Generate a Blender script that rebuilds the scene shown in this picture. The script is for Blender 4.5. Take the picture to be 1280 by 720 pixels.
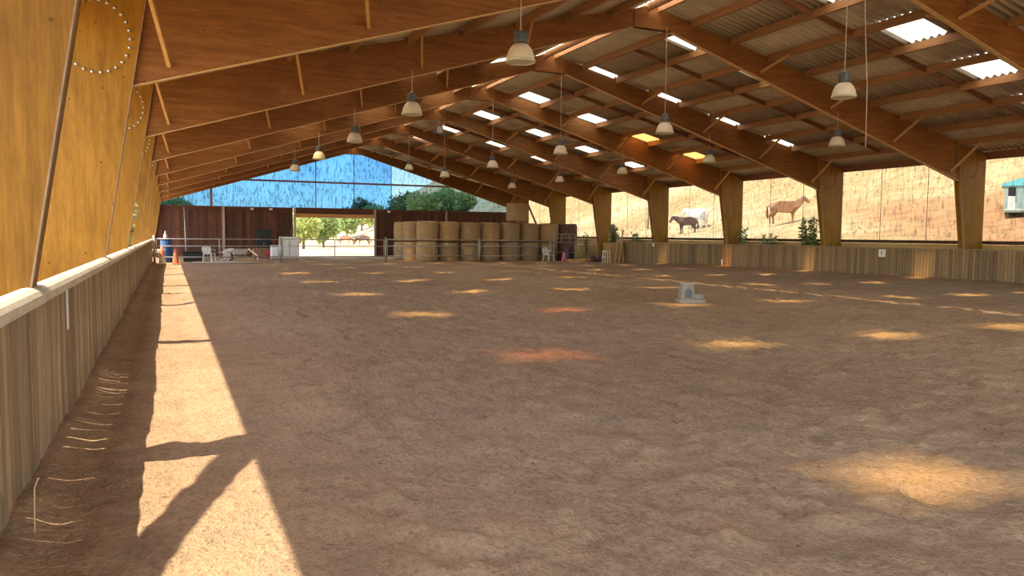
import bpy, math, random
import numpy as np
from mathutils import Vector, Matrix

for o in list(bpy.data.objects):
    bpy.data.objects.remove(o)
scene = bpy.context.scene
col = scene.collection
random.seed(7)
rng = np.random.default_rng(7)

# ------------------------------------------------------------------ camera
F_PX, YAW, PITCH, ROLL, EYE = 962.11, 24.0546, -3.9252, 0.4933, 1.4976
ya, pi_, ro = map(math.radians, (YAW, PITCH, ROLL))
Fw = Vector((math.sin(ya)*math.cos(pi_), math.cos(ya)*math.cos(pi_), math.sin(pi_)))
Rt = Vector((math.cos(ya), -math.sin(ya), 0))
Up = Rt.cross(Fw)
R2 = math.cos(ro)*Rt + math.sin(ro)*Up
U2 = -math.sin(ro)*Rt + math.cos(ro)*Up
cam_data = bpy.data.cameras.new('camera')
cam = bpy.data.objects.new('camera', cam_data)
col.objects.link(cam)
cam_data.sensor_width = 36
cam_data.lens = F_PX/1280*36
cam_data.clip_end = 2000
m = Matrix((R2, U2, -Fw)).transposed().to_4x4()
m.translation = Vector((0, 0, EYE))
cam.matrix_world = m
scene.camera = cam

# ------------------------------------------------------------------ light
SUN = Vector((0.48, 0.06, -1.0))
world = bpy.data.worlds.new('sky')
scene.world = world
world.use_nodes = True
wt = world.node_tree
for n in list(wt.nodes):
    wt.nodes.remove(n)
sky = wt.nodes.new('ShaderNodeTexSky')
sky.sky_type = 'NISHITA'
sky.sun_disc = False
sky.sun_elevation = math.atan2(1, math.hypot(SUN.x, SUN.y))
sky.sun_rotation = math.atan2(-SUN.x, -SUN.y)
sky.air_density = 1.0
sky.dust_density = 0.8
sky.ozone_density = 1.0
bg = wt.nodes.new('ShaderNodeBackground')
bg.inputs['Strength'].default_value = 0.46
wo = wt.nodes.new('ShaderNodeOutputWorld')
tintn = wt.nodes.new('ShaderNodeMix'); tintn.data_type = 'RGBA'; tintn.blend_type = 'MULTIPLY'
tintn.inputs[0].default_value = 1.0
tintn.inputs[7].default_value = (1.12, 1.0, 0.86, 1)
wt.links.new(sky.outputs[0], tintn.inputs[6])
wt.links.new(tintn.outputs[2], bg.inputs[0])
wt.links.new(bg.outputs[0], wo.inputs[0])
sd = bpy.data.lights.new('sun', 'SUN')
sd.energy = 5.0
sd.angle = math.radians(0.53)
sd.color = (1.0, 0.91, 0.72)
sun = bpy.data.objects.new('sun', sd)
col.objects.link(sun)
sun.rotation_euler = SUN.to_track_quat('-Z', 'Y').to_euler()
sun.location = (-30, 0, 60)
scene.view_settings.view_transform = 'Standard'
scene.view_settings.look = 'None'
scene.view_settings.gamma = 1.0
scene.view_settings.use_curve_mapping = False
scene.view_settings.exposure = 1.08

# ------------------------------------------------------------------ materials
def new_mat(name):
    mt = bpy.data.materials.new(name)
    mt.use_nodes = True
    nt = mt.node_tree
    b = nt.nodes['Principled BSDF']
    return mt, nt, b

def N(nt, t, **kw):
    n = nt.nodes.new(t)
    for k, v in kw.items():
        if k in n.inputs:
            n.inputs[k].default_value = v
        else:
            setattr(n, k, v)
    return n

def ramp(nt, src, stops):
    r = nt.nodes.new('ShaderNodeValToRGB')
    e = r.color_ramp.elements
    while len(e) < len(stops):
        e.new(0.5)
    for el, (p, c) in zip(e, stops):
        el.position = p
        el.color = (*c, 1) if len(c) == 3 else c
    nt.links.new(src, r.inputs[0])
    return r.outputs[0]

def mixc(nt, fac, a, b, mode='MIX'):
    n = nt.nodes.new('ShaderNodeMix')
    n.data_type = 'RGBA'
    n.blend_type = mode
    for sock, v in ((n.inputs[0], fac), (n.inputs[6], a), (n.inputs[7], b)):
        if isinstance(v, (int, float)):
            sock.default_value = v
        elif isinstance(v, tuple):
            sock.default_value = (*v, 1)
        else:
            nt.links.new(v, sock)
    return n.outputs[2]

def coords(nt, scale=(1, 1, 1), kind='Object', rnd=0.0):
    tc = nt.nodes.new('ShaderNodeTexCoord')
    mp = nt.nodes.new('ShaderNodeMapping')
    mp.inputs['Scale'].default_value = scale
    nt.links.new(tc.outputs[kind], mp.inputs[0])
    if rnd:
        oi = nt.nodes.new('ShaderNodeObjectInfo')
        vm = nt.nodes.new('ShaderNodeVectorMath')
        vm.operation = 'SCALE'
        vm.inputs[0].default_value = (rnd, rnd*1.7, rnd*0.6)
        nt.links.new(oi.outputs['Random'], vm.inputs['Scale'])
        nt.links.new(vm.outputs[0], mp.inputs['Location'])
    return mp.outputs[0]

def noise(nt, vec, scale, detail=4, rough=0.55):
    n = N(nt, 'ShaderNodeTexNoise', Scale=scale, Detail=detail, Roughness=rough)
    nt.links.new(vec, n.inputs['Vector'])
    return n.outputs['Fac']

def bump(nt, b, h, strength=0.3, dist=0.01):
    bp = N(nt, 'ShaderNodeBump', Strength=strength, Distance=dist)
    nt.links.new(h, bp.inputs['Height'])
    nt.links.new(bp.outputs[0], b.inputs['Normal'])

def plain(name, c, rough=0.7, var=0.12, scale=6.0, metal=0.0, b_=0.0):
    mt, nt, b = new_mat(name)
    v = coords(nt, rnd=5.0)
    f = noise(nt, v, scale)
    dark = tuple(x*(1-var) for x in c)
    light = tuple(min(1, x*(1+var)) for x in c)
    nt.links.new(ramp(nt, f, [(0.3, dark), (0.7, light)]), b.inputs['Base Color'])
    b.inputs['Roughness'].default_value = rough
    b.inputs['Metallic'].default_value = metal
    if b_:
        bump(nt, b, noise(nt, v, scale*6), b_, 0.01)
    return mt

def wood(name, dark, mid, light, stretch=(1, 1, 8), rough=0.6, knots=False, rnd=7.0, objvar=0.12, plyseam=None):
    """grain runs along the axis with the SMALL scale value"""
    mt, nt, b = new_mat(name)
    v = coords(nt, stretch, rnd=rnd)
    f1 = noise(nt, v, 3.0, 6, 0.6)
    f2 = noise(nt, v, 14.0, 3, 0.6)
    c = ramp(nt, f1, [(0.25, dark), (0.5, mid), (0.78, light)])
    c2 = ramp(nt, f2, [(0.35, (0.72, 0.70, 0.68)), (0.6, (1, 1, 1))])
    c = mixc(nt, 0.7, c, c2, 'MULTIPLY')
    if knots:
        kv = coords(nt, (1, 0, 1), rnd=rnd)
        b.inputs['Specular IOR Level'].default_value = 0.22
        vo = N(nt, 'ShaderNodeTexVoronoi', Scale=5.0, Randomness=1.0)
        nt.links.new(kv, vo.inputs['Vector'])
        kf = ramp(nt, vo.outputs['Distance'], [(0.055, (0.8, 0.8, 0.8)), (0.10, (0, 0, 0))])
        c = mixc(nt, kf, c, tuple(x*0.30 for x in mid))
        big = noise(nt, kv, 0.9, 3)
        c = mixc(nt, 0.55, c, ramp(nt, big, [(0.3, (0.70, 0.66, 0.62)), (0.65, (1.05, 1.05, 1.05))]), 'MULTIPLY')
    oi = nt.nodes.new('ShaderNodeObjectInfo')
    ov = ramp(nt, oi.outputs['Random'], [(0, (1-objvar,)*3), (1, (1+objvar*0.5,)*3)])
    c = mixc(nt, 1.0, c, ov, 'MULTIPLY')
    nt.links.new(c, b.inputs['Base Color'])
    b.inputs['Roughness'].default_value = rough
    bump(nt, b, f2, 0.25, 0.004)
    return mt

M = {}
M['ply_post'] = wood('varnished plywood upright', (0.215, 0.094, 0.008), (0.300, 0.138, 0.012), (0.37, 0.180, 0.020), (5, 5, 0.45), 0.5, True)
M['ply_rafter'] = wood('varnished plywood sloping', (0.19, 0.073, 0.020), (0.275, 0.110, 0.029), (0.36, 0.158, 0.046), (0.45, 5, 5), 0.55, True)
M['ply_edge'] = plain('plywood edge', (0.27, 0.17, 0.09), 0.7, 0.2, 12)
M['edge_pale'] = plain('pale laminated edge', (0.62, 0.40, 0.17), 0.6, 0.15, 9)
M['purlin'] = wood('purlin timber', (0.28, 0.125, 0.045), (0.38, 0.18, 0.065), (0.47, 0.24, 0.095), (6, 0.5, 6), 0.65)
M['blocking'] = wood('red brown blocking timber', (0.20, 0.075, 0.035), (0.28, 0.11, 0.05), (0.36, 0.16, 0.07), (0.5, 6, 6), 0.65)
M['strut'] = wood('strut timber', (0.42, 0.20, 0.06), (0.55, 0.29, 0.09), (0.62, 0.36, 0.13), (4, 4, 4), 0.65)
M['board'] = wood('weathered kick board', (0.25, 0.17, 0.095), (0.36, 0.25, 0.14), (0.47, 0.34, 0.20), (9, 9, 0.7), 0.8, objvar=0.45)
M['board_dark'] = wood('darker kick board', (0.20, 0.125, 0.06), (0.29, 0.185, 0.095), (0.38, 0.25, 0.14), (9, 9, 0.7), 0.8, objvar=0.35)  # same boards in a darker tone for the right wall
M['cap'] = wood('bleached half round rail', (0.46, 0.38, 0.28), (0.62, 0.53, 0.40), (0.72, 0.63, 0.49), (8, 0.6, 8), 0.75)
M['darkboard'] = wood('dark stained cladding board', (0.06, 0.020, 0.010), (0.125, 0.042, 0.021), (0.20, 0.075, 0.038), (7, 7, 0.5), 0.7, objvar=0.5)
M['darkrail'] = wood('dark stained rail', (0.07, 0.025, 0.014), (0.12, 0.042, 0.024), (0.16, 0.06, 0.035), (0.5, 7, 7), 0.7)
M['orangewood'] = wood('orange lintel timber', (0.50, 0.22, 0.07), (0.62, 0.31, 0.11), (0.70, 0.38, 0.16), (0.5, 6, 6), 0.6)
M['outerboard'] = wood('yellow outer board', (0.42, 0.25, 0.09), (0.55, 0.35, 0.13), (0.62, 0.42, 0.18), (6, 0.6, 6), 0.7)
M['redmetal'] = plain('red oxide steel', (0.24, 0.10, 0.09), 0.5, 0.15)
M['steel'] = plain('galvanised steel', (0.42, 0.37, 0.33), 0.45, 0.2, 9, 0.55)
M['bolt'] = plain('bolt steel', (0.55, 0.53, 0.50), 0.35, 0.1, 9, 0.8)
M['white'] = plain('white enamel', (0.74, 0.73, 0.74), 0.4, 0.05)
M['whiteplastic'] = plain('white plastic', (0.78, 0.76, 0.72), 0.45, 0.05)
M['black'] = plain('black plastic', (0.012, 0.012, 0.015), 0.5, 0.2)
M['darkgrey'] = plain('dark grey housing', (0.07, 0.075, 0.085), 0.4, 0.2)
M['dome'] = plain('cream acrylic dome', (0.74, 0.64, 0.50), 0.35, 0.07, 5)
M['rimmat'] = plain('lamp rim', (0.60, 0.56, 0.42), 0.4, 0.07, 5)
M['cable'] = plain('pale cable', (0.55, 0.45, 0.35), 0.5, 0.1)
M['conered'] = plain('faded traffic cone orange', (0.72, 0.20, 0.08), 0.55, 0.15)
M['conepale'] = plain('faded cone band', (0.80, 0.66, 0.45), 0.6, 0.1)
M['blue'] = plain('blue plastic', (0.02, 0.07, 0.19), 0.45, 0.1)
M['red'] = plain('red plastic', (0.45, 0.03, 0.025), 0.45, 0.1)
M['pink'] = plain('pink plastic', (0.62, 0.18, 0.22), 0.5, 0.1)
M['carton'] = plain('brown cardboard', (0.28, 0.15, 0.09), 0.8, 0.1)
M['yellow'] = plain('yellow rope', (0.65, 0.45, 0.12), 0.7, 0.15)
M['purple'] = plain('dull purple sack', (0.13, 0.055, 0.075), 0.8, 0.3, 9)
M['greenpaint'] = plain('faded green jump stand', (0.36, 0.33, 0.13), 0.7, 0.2)
M['log'] = plain('cut log', (0.66, 0.42, 0.18), 0.8, 0.25, 14)
M['pole'] = wood('bare wooden pole', (0.44, 0.26, 0.13), (0.60, 0.38, 0.20), (0.68, 0.46, 0.27), (4, 4, 4), 0.7)
M['grey_stone'] = plain('grey moulded plastic', (0.25, 0.215, 0.185), 0.7, 0.15, 12)
M['teal'] = plain('grey teal panel', (0.30, 0.44, 0.42), 0.5, 0.1)
M['turq'] = plain('turquoise roof', (0.16, 0.56, 0.62), 0.45, 0.08)
M['bark'] = plain('bark', (0.16, 0.11, 0.075), 0.9, 0.25, 12)
M['terracotta'] = plain('brown planter', (0.10, 0.05, 0.03), 0.8, 0.2)

def leafmat(name, c1, c2):
    mt, nt, b = new_mat(name)
    v = coords(nt)
    f = noise(nt, v, 9, 2)
    nt.links.new(ramp(nt, f, [(0.35, c1), (0.65, c2)]), b.inputs['Base Color'])
    b.inputs['Roughness'].default_value = 0.5
    tr = N(nt, 'ShaderNodeBsdfTranslucent')
    tr.inputs[0].default_value = (*[min(1, x*1.3) for x in c2], 1)
    mx = N(nt, 'ShaderNodeMixShader')
    mx.inputs[0].default_value = 0.3
    out = nt.nodes['Material Output']
    nt.links.new(b.outputs[0], mx.inputs[1])
    nt.links.new(tr.outputs[0], mx.inputs[2])
    nt.links.new(mx.outputs[0], out.inputs[0])
    return mt
M['leaf'] = leafmat('glossy shrub leaf', (0.10, 0.14, 0.045), (0.30, 0.34, 0.16))
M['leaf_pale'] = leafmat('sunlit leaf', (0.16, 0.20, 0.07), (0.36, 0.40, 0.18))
M['tree_a'] = leafmat('broad tree leaf', (0.15, 0.22, 0.07), (0.34, 0.42, 0.15))
M['tree_b'] = leafmat('yellow green leaf', (0.22, 0.27, 0.07), (0.44, 0.46, 0.15))
M['tree_c'] = leafmat('dark needle', (0.10, 0.14, 0.06), (0.22, 0.27, 0.12))

def sand_mat():
    mt, nt, b = new_mat('riding sand')
    v = coords(nt)
    big = noise(nt, v, 0.22, 4)
    mid = noise(nt, v, 2.2, 5, 0.65)
    fine = noise(nt, v, 26, 4, 0.7)
    c = ramp(nt, big, [(0.35, (0.40, 0.250, 0.142)), (0.65, (0.48, 0.318, 0.192))])
    c = mixc(nt, 0.65, c, ramp(nt, mid, [(0.30, (0.60, 0.60, 0.60)), (0.46, (0.94, 0.93, 0.92)), (0.66, (1.12, 1.09, 1.05))]), 'MULTIPLY')
    c = mixc(nt, 0.7, c, ramp(nt, fine, [(0.32, (0.58, 0.56, 0.54)), (0.55, (1.05, 1.05, 1.05))]), 'MULTIPLY')
    sp = N(nt, 'ShaderNodeTexVoronoi', Scale=5.0, Randomness=1.0)
    nt.links.new(v, sp.inputs['Vector'])
    c = mixc(nt, ramp(nt, sp.outputs['Distance'], [(0.05, (0.7, 0.7, 0.7)), (0.10, (0, 0, 0))]), c, (0.12, 0.075, 0.045))
    nt.links.new(c, b.inputs['Base Color'])
    b.inputs['Roughness'].default_value = 0.95
    b.inputs['Specular IOR Level'].default_value = 0.15
    h = nt.nodes.new('ShaderNodeMath'); h.operation = 'ADD'
    nt.links.new(fine, h.inputs[0]); nt.links.new(mid, h.inputs[1])
    bump(nt, b, h.outputs[0], 1.0, 0.045)
    return mt
M['sand'] = sand_mat()

def hill_mat():
    mt, nt, b = new_mat('dry summer grass')
    v = coords(nt)
    vs = coords(nt, (0.05, 0.02, 0.25))
    a = noise(nt, v, 0.12, 5, 0.6)
    f = noise(nt, v, 1.4, 6, 0.7)
    s = noise(nt, vs, 1.2, 4, 0.6)
    c = ramp(nt, a, [(0.32, (0.42, 0.30, 0.15)), (0.5, (0.52, 0.40, 0.22)), (0.66, (0.60, 0.50, 0.32))])
    c = mixc(nt, ramp(nt, s, [(0.50, (0, 0, 0)), (0.62, (0.65, 0.65, 0.65))]), c, (0.42, 0.20, 0.10))
    c = mixc(nt, 0.75, c, ramp(nt, f, [(0.34, (0.62, 0.58, 0.52)), (0.55, (1.05, 1.05, 1.05))]), 'MULTIPLY')
    nt.links.new(c, b.inputs['Base Color'])
    b.inputs['Roughness'].default_value = 1.0
    b.inputs['Specular IOR Level'].default_value = 0.05
    bump(nt, b, f, 1.0, 0.15)
    return mt
M['hill'] = hill_mat()
M['drygrass'] = plain('dry russet stalks', (0.50, 0.32, 0.17), 0.95, 0.3, 3)
M['drygrass2'] = plain('pale straw stalks', (0.55, 0.42, 0.22), 0.95, 0.25, 3)

def bale_mat():
    mt, nt, b = new_mat('net wrapped straw')
    v = coords(nt, (1.2, 1.2, 9), rnd=9)
    f = noise(nt, v, 4, 6, 0.65)
    c = ramp(nt, f, [(0.28, (0.22, 0.135, 0.07)), (0.5, (0.40, 0.27, 0.15)), (0.72, (0.52, 0.38, 0.23))])
    oi = nt.nodes.new('ShaderNodeObjectInfo')
    c = mixc(nt, 1.0, c, ramp(nt, oi.outputs['Random'], [(0, (0.78, 0.74, 0.72)), (0.5, (1.0, 0.97, 0.92)), (1, (1.08, 0.98, 0.85))]), 'MULTIPLY')
    nt.links.new(c, b.inputs['Base Color'])
    b.inputs['Roughness'].default_value = 0.9
    bump(nt, b, f, 0.8, 0.03)
    return mt
M['bale'] = bale_mat()
M['bale_dark'] = plain('maroon wrapped straw', (0.15, 0.07, 0.055), 0.85, 0.3, 7, b_=0.5)

def sheet_mat():
    mt, nt, b = new_mat('fibre cement sheet')
    v = coords(nt, (1, 1, 1), rnd=4)
    f = noise(nt, v, 2.0, 5)
    c = ramp(nt, f, [(0.3, (0.42, 0.345, 0.235)), (0.7, (0.57, 0.48, 0.345))])
    nt.links.new(c, b.inputs['Base Color'])
    b.inputs['Roughness'].default_value = 0.9
    return mt
M['sheet'] = sheet_mat()

def skylight_mat(name, tint, clear, glow, diff):
    """ribbed polyester sheet: partly see-through, partly diffusing, faded out along its edges so the sun patches below fall soft"""
    mt, nt, b = new_mat(name)
    nt.nodes.remove(b)
    uv = nt.nodes.new('ShaderNodeUVMap')
    sx = nt.nodes.new('ShaderNodeSeparateXYZ')
    nt.links.new(uv.outputs[0], sx.inputs[0])
    facs = []
    for i in (0, 1):
        mu = N(nt, 'ShaderNodeMath', operation='PINGPONG')
        mu.inputs[1].default_value = 0.5
        nt.links.new(sx.outputs[i], mu.inputs[0])
        mr = N(nt, 'ShaderNodeMapRange', interpolation_type='SMOOTHSTEP')
        mr.inputs['From Min'].default_value = 0.0
        mr.inputs['From Max'].default_value = 0.45  # edge fade shaped to soften the light patches on the sand
        nt.links.new(mu.outputs[0], mr.inputs['Value'])
        facs.append(mr.outputs[0])
    pr = N(nt, 'ShaderNodeMath', operation='MULTIPLY')
    nt.links.new(facs[0], pr.inputs[0]); nt.links.new(facs[1], pr.inputs[1])
    mc = N(nt, 'ShaderNodeMapRange')
    mc.inputs['To Min'].default_value = 0.08
    mc.inputs['To Max'].default_value = clear
    nt.links.new(pr.outputs[0], mc.inputs['Value'])
    tcol = nt.nodes.new('ShaderNodeMix'); tcol.data_type = 'RGBA'; tcol.blend_type = 'MULTIPLY'
    tcol.inputs[0].default_value = 1.0
    tcol.inputs[6].default_value = (*tint, 1)
    nt.links.new(mc.outputs[0], tcol.inputs[7])
    tp = N(nt, 'ShaderNodeBsdfTransparent')
    nt.links.new(tcol.outputs[2], tp.inputs[0])
    tl = N(nt, 'ShaderNodeBsdfTranslucent')
    tl.inputs[0].default_value = (*[x*diff for x in glow], 1)
    ad = N(nt, 'ShaderNodeAddShader')
    nt.links.new(tp.outputs[0], ad.inputs[0]); nt.links.new(tl.outputs[0], ad.inputs[1])
    nt.links.new(ad.outputs[0], nt.nodes['Material Output'].inputs[0])
    return mt
M['sky_clear'] = skylight_mat('clear ribbed skylight', (1.0, 0.80, 0.42), 0.62, (0.94, 0.93, 0.86), 0.52)
M['sky_orange'] = skylight_mat('orange ribbed skylight', (1.0, 0.50, 0.14), 0.50, (1.0, 0.50, 0.14), 0.50)
M['sky_red'] = skylight_mat('red ribbed skylight', (1.0, 0.38, 0.16), 0.34, (1.0, 0.42, 0.22), 0.30)

def ridge_mat():
    mt, nt, b = new_mat('translucent ridge cap')
    nt.nodes.remove(b)
    tp = N(nt, 'ShaderNodeBsdfTransparent'); tp.inputs[0].default_value = (0.42, 0.36, 0.27, 1)
    tl = N(nt, 'ShaderNodeBsdfTranslucent'); tl.inputs[0].default_value = (0.78, 0.70, 0.55, 1)
    ad = N(nt, 'ShaderNodeAddShader')
    nt.links.new(tp.outputs[0], ad.inputs[0]); nt.links.new(tl.outputs[0], ad.inputs[1])
    nt.links.new(ad.outputs[0], nt.nodes['Material Output'].inputs[0])
    return mt
M['ridge'] = ridge_mat()

def net_mat(name, trans, dif, streak):
    mt, nt, b = new_mat(name)
    nt.nodes.remove(b)
    v = coords(nt, (1, 1, 1), rnd=3)
    vs = coords(nt, (9, 9, 2.4), rnd=3)
    a = noise(nt, vs, 1.0, 6, 0.75)
    big = noise(nt, v, 0.35, 3)
    c = ramp(nt, a, [(0.40 - 0.1*(1-streak), tuple(x*0.35 for x in trans)), (0.50, trans)])
    c = mixc(nt, 1.0, c, ramp(nt, big, [(0.3, (1-0.35*streak,)*3), (0.7, (1, 1, 1))]), 'MULTIPLY')
    tp = N(nt, 'ShaderNodeBsdfTransparent')
    nt.links.new(c, tp.inputs[0])
    df = N(nt, 'ShaderNodeBsdfDiffuse'); df.inputs[0].default_value = (*dif, 1)
    ad = N(nt, 'ShaderNodeAddShader')
    nt.links.new(tp.outputs[0], ad.inputs[0]); nt.links.new(df.outputs[0], ad.inputs[1])
    nt.links.new(ad.outputs[0], nt.nodes['Material Output'].inputs[0])
    return mt
M['net_side'] = net_mat('fine side netting', (0.46, 0.44, 0.40), (0.03, 0.03, 0.03), 0.0)
M['net_gable'] = net_mat('blue gable netting', (0.055, 0.155, 0.33), (0.01, 0.012, 0.015), 1.0)
M['net_clear'] = net_mat('cleaner gable netting', (0.12, 0.195, 0.275), (0.01, 0.012, 0.015), 0.4)

# ------------------------------------------------------------------ mesh helpers
class MB:
    def __init__(s):
        s.v, s.f, s.uv = [], [], None
    def add(s, vs, fs):
        k = len(s.v)
        s.v += [tuple(p) for p in vs]
        s.f += [tuple(i+k for i in f) for f in fs]
        return s
    def box(s, x0, x1, y0, y1, z0, z1):
        vs = [(x, y, z) for z in (z0, z1) for y in (y0, y1) for x in (x0, x1)]
        return s.add(vs, [(0, 2, 3, 1), (4, 5, 7, 6), (0, 1, 5, 4), (2, 6, 7, 3), (0, 4, 6, 2), (1, 3, 7, 5)])
    def bar(s, p, q, w, h, up=(0, 0, 1)):
        p, q = Vector(p), Vector(q)
        d = (q-p).normalized()
        up = Vector(up)
        if abs(d.dot(up)) > 0.98:
            up = Vector((0, 1, 0))
        a = d.cross(up).normalized()*w/2
        b = a.cross(d).normalized()*h/2
        vs = [e+i*a+j*b for e in (p, q) for j in (-1, 1) for i in (-1, 1)]
        return s.add(vs, [(0, 1, 3, 2), (4, 6, 7, 5), (0, 4, 5, 1), (2, 3, 7, 6), (0, 2, 6, 4), (1, 5, 7, 3)])
    def tube(s, pts, r, n=8, caps=True):
        pts = [Vector(p) for p in pts]
        rs = r if isinstance(r, (list, tuple)) else [r]*len(pts)
        k0 = len(s.v)
        for i, p in enumerate(pts):
            d = (pts[min(i+1, len(pts)-1)]-pts[max(i-1, 0)]).normalized()
            up = Vector((0, 0, 1)) if abs(d.z) < 0.95 else Vector((0, 1, 0))
            a = d.cross(up).normalized(); b = d.cross(a).normalized()
            for k in range(n):
                t = 2*math.pi*k/n
                s.v.append(tuple(p+rs[i]*(math.cos(t)*a+math.sin(t)*b)))
        for i in range(len(pts)-1):
            for k in range(n):
                s.f.append((k0+i*n+k, k0+i*n+(k+1) % n, k0+(i+1)*n+(k+1) % n, k0+(i+1)*n+k))
        if caps:
            s.f.append(tuple(k0+k for k in range(n))[::-1])
            s.f.append(tuple(k0+(len(pts)-1)*n+k for k in range(n)))
        return s
    def lathe(s, prof, n=24, c=(0, 0, 0)):
        k0 = len(s.v)
        for r, z in prof:
            for k in range(n):
                t = 2*math.pi*k/n
                s.v.append((c[0]+r*math.cos(t), c[1]+r*math.sin(t), c[2]+z))
        for i in range(len(prof)-1):
            for k in range(n):
                s.f.append((k0+i*n+k, k0+i*n+(k+1) % n, k0+(i+1)*n+(k+1) % n, k0+(i+1)*n+k))
        return s
    def prism(s, poly, y0, y1):
        n = len(poly)
        k = len(s.v)
        s.v += [(x, y0, z) for x, z in poly]+[(x, y1, z) for x, z in poly]
        s.f.append(tuple(k+i for i in range(n)))
        s.f.append(tuple(k+n+i for i in range(n))[::-1])
        for i in range(n):
            j = (i+1) % n
            s.f.append((k+i, k+n+i, k+n+j, k+j))
        return s
    def mesh(s, name, mats, smooth=False, bevel=0):
        me = bpy.data.meshes.new(name)
        me.from_pydata(s.v, [], s.f)
        for mt in (mats if isinstance(mats, (list, tuple)) else [mats]):
            me.materials.append(mt)
        if smooth:
            me.polygons.foreach_set('use_smooth', [True]*len(me.polygons))
        me.update()
        return me
    def build(s, name, mat, parent=None, smooth=False, loc=None, bevel=0):
        import bmesh
        me = s.mesh(name, mat, smooth)
        bm = bmesh.new(); bm.from_mesh(me)
        bmesh.ops.recalc_face_normals(bm, faces=bm.faces)
        if bevel:
            bmesh.ops.bevel(bm, geom=list(bm.edges), offset=bevel, segments=2, affect='EDGES', profile=0.5)
        bm.to_mesh(me); bm.free()
        o = bpy.data.objects.new(name, me)
        col.objects.link(o)
        if loc is not None:
            o.location = loc
        if parent:
            o.parent = parent
        return o

def inst(name, me, parent=None, loc=(0, 0, 0), rot=(0, 0, 0), scale=None):
    o = bpy.data.objects.new(name, me)
    col.objects.link(o)
    o.location = loc; o.rotation_euler = rot
    if scale is not None:
        o.scale = scale
    if parent:
        o.parent = parent
    return o

def tag(o, label=None, cat=None, group=None, kind=None):
    if label: o['label'] = label
    if cat: o['category'] = cat
    if group: o['group'] = group
    if kind: o['kind'] = kind
    return o

def empty(name, loc=(0, 0, 0), rz=0.0):
    o = bpy.data.objects.new(name, None)
    col.objects.link(o)
    o.location = loc; o.rotation_euler = (0, 0, rz)
    o.empty_display_size = 0.2
    return o

def copy_tree(o, parent=None):
    c = o.copy(); col.objects.link(c)
    if parent: c.parent = parent
    for ch in [k for k in bpy.data.objects if k.parent == o]:
        copy_tree(ch, c)
    return c

def smooth01(a, b, x):
    t = np.clip((x-a)/(b-a), 0, 1)
    return t*t*(3-2*t)

_lat = rng.random((256, 256))
def vnoise(x, y):
    x = np.asarray(x, float); y = np.asarray(y, float)
    xi = np.floor(x).astype(int); yi = np.floor(y).astype(int)
    fx = x-xi; fy = y-yi
    fx = fx*fx*fx*(fx*(fx*6-15)+10); fy = fy*fy*fy*(fy*(fy*6-15)+10)
    g = lambda i, j: _lat[i & 255, j & 255]
    return ((g(xi, yi)*(1-fx)+g(xi+1, yi)*fx)*(1-fy)+(g(xi, yi+1)*(1-fx)+g(xi+1, yi+1)*fx)*fy)*2-1

def grid_mesh(name, xs, ys, zfun, mat, parent=None):
    X, Y = np.meshgrid(xs, ys)
    Z = zfun(X, Y)
    nx, ny = len(xs), len(ys)
    me = bpy.data.meshes.new(name)
    co = np.stack([X, Y, Z], -1).reshape(-1, 3)
    i = np.arange(nx*ny).reshape(ny, nx)
    q = np.stack([i[:-1, :-1], i[:-1, 1:], i[1:, 1:], i[1:, :-1]], -1).reshape(-1, 4)
    me.vertices.add(len(co)); me.vertices.foreach_set('co', co.ravel())
    me.loops.add(q.size); me.loops.foreach_set('vertex_index', q.ravel())
    me.polygons.add(len(q)); me.polygons.foreach_set('loop_start', np.arange(0, q.size, 4))
    me.polygons.foreach_set('use_smooth', np.ones(len(q), bool))
    me.update(calc_edges=True)
    me.materials.append(mat)
    o = bpy.data.objects.new(name, me); col.objects.link(o)
    if parent: o.parent = parent
    return o

# ------------------------------------------------------------------ ground
CX = 11.79
MIR = 2*CX
def fr(n): return 6*n-0.558

def floor_z(X, Y):
    z = 0.025*vnoise(X*0.5+3, Y*0.5)+0.022*vnoise(X*1.7, Y*1.7+9)
    z = z+(0.011*vnoise(X*4.3+31, Y*4.3)+0.009*vnoise(X*9.1, Y*9.1+17)+0.005*vnoise(X*19, Y*19))*(1+0.9*smooth01(0.6, 1.6, X))
    z = z*np.where(Y > 30, 0.6, 1.0)
    if z.size > 1000:
        hr = np.random.default_rng(3)
        for _ in range(900):
            hx, hy = hr.uniform(0.9, 16), 3+15*hr.random()**1.4
            r_, dp, an = hr.uniform(0.06, 0.11), hr.uniform(0.012, 0.030), hr.uniform(0, 3.14)
            j0, j1 = np.searchsorted(X[0], [hx-0.35, hx+0.35]); i0, i1 = np.searchsorted(Y[:, 0], [hy-0.35, hy+0.35])
            if i1 <= i0 or j1 <= j0: continue
            dx, dy = X[i0:i1, j0:j1]-hx, Y[i0:i1, j0:j1]-hy
            u, w = dx*math.cos(an)+dy*math.sin(an), -dx*math.sin(an)+dy*math.cos(an)
            q = (u/r_)**2+(w/(r_*1.25))**2
            z[i0:i1, j0:j1] += dp*(-np.exp(-q**1.5)+0.55*np.exp(-(np.sqrt(q)-1.55)**2*7))
    z = z+0.07*np.exp(-((X+0.75)/0.16)**2)-0.025*np.exp(-((X-0.1)/0.5)**2)      # bank and track by the left boards
    z = z+0.15*smooth01(22.6, 24.5, X)*(1-smooth01(32, 36, Y))-0.10*smooth01(30, 45, Y)
    return z

xs = np.concatenate([np.arange(-2.6, -0.8, 0.2), np.arange(-0.8, 9.0, 0.04), np.arange(9.0, 25.6, 0.09), [25.6]])
ys = [-5.0, -3.0, -1.5, 0, 1.0, 1.8, 2.4]
while ys[-1] < 54.2:
    ys.append(ys[-1]+max(0.03, ys[-1]*0.0075))
floor = grid_mesh('floor', xs, np.array(ys), floor_z, M['sand'])
tag(floor, 'trodden brown riding sand of the arena floor', kind='structure')

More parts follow.
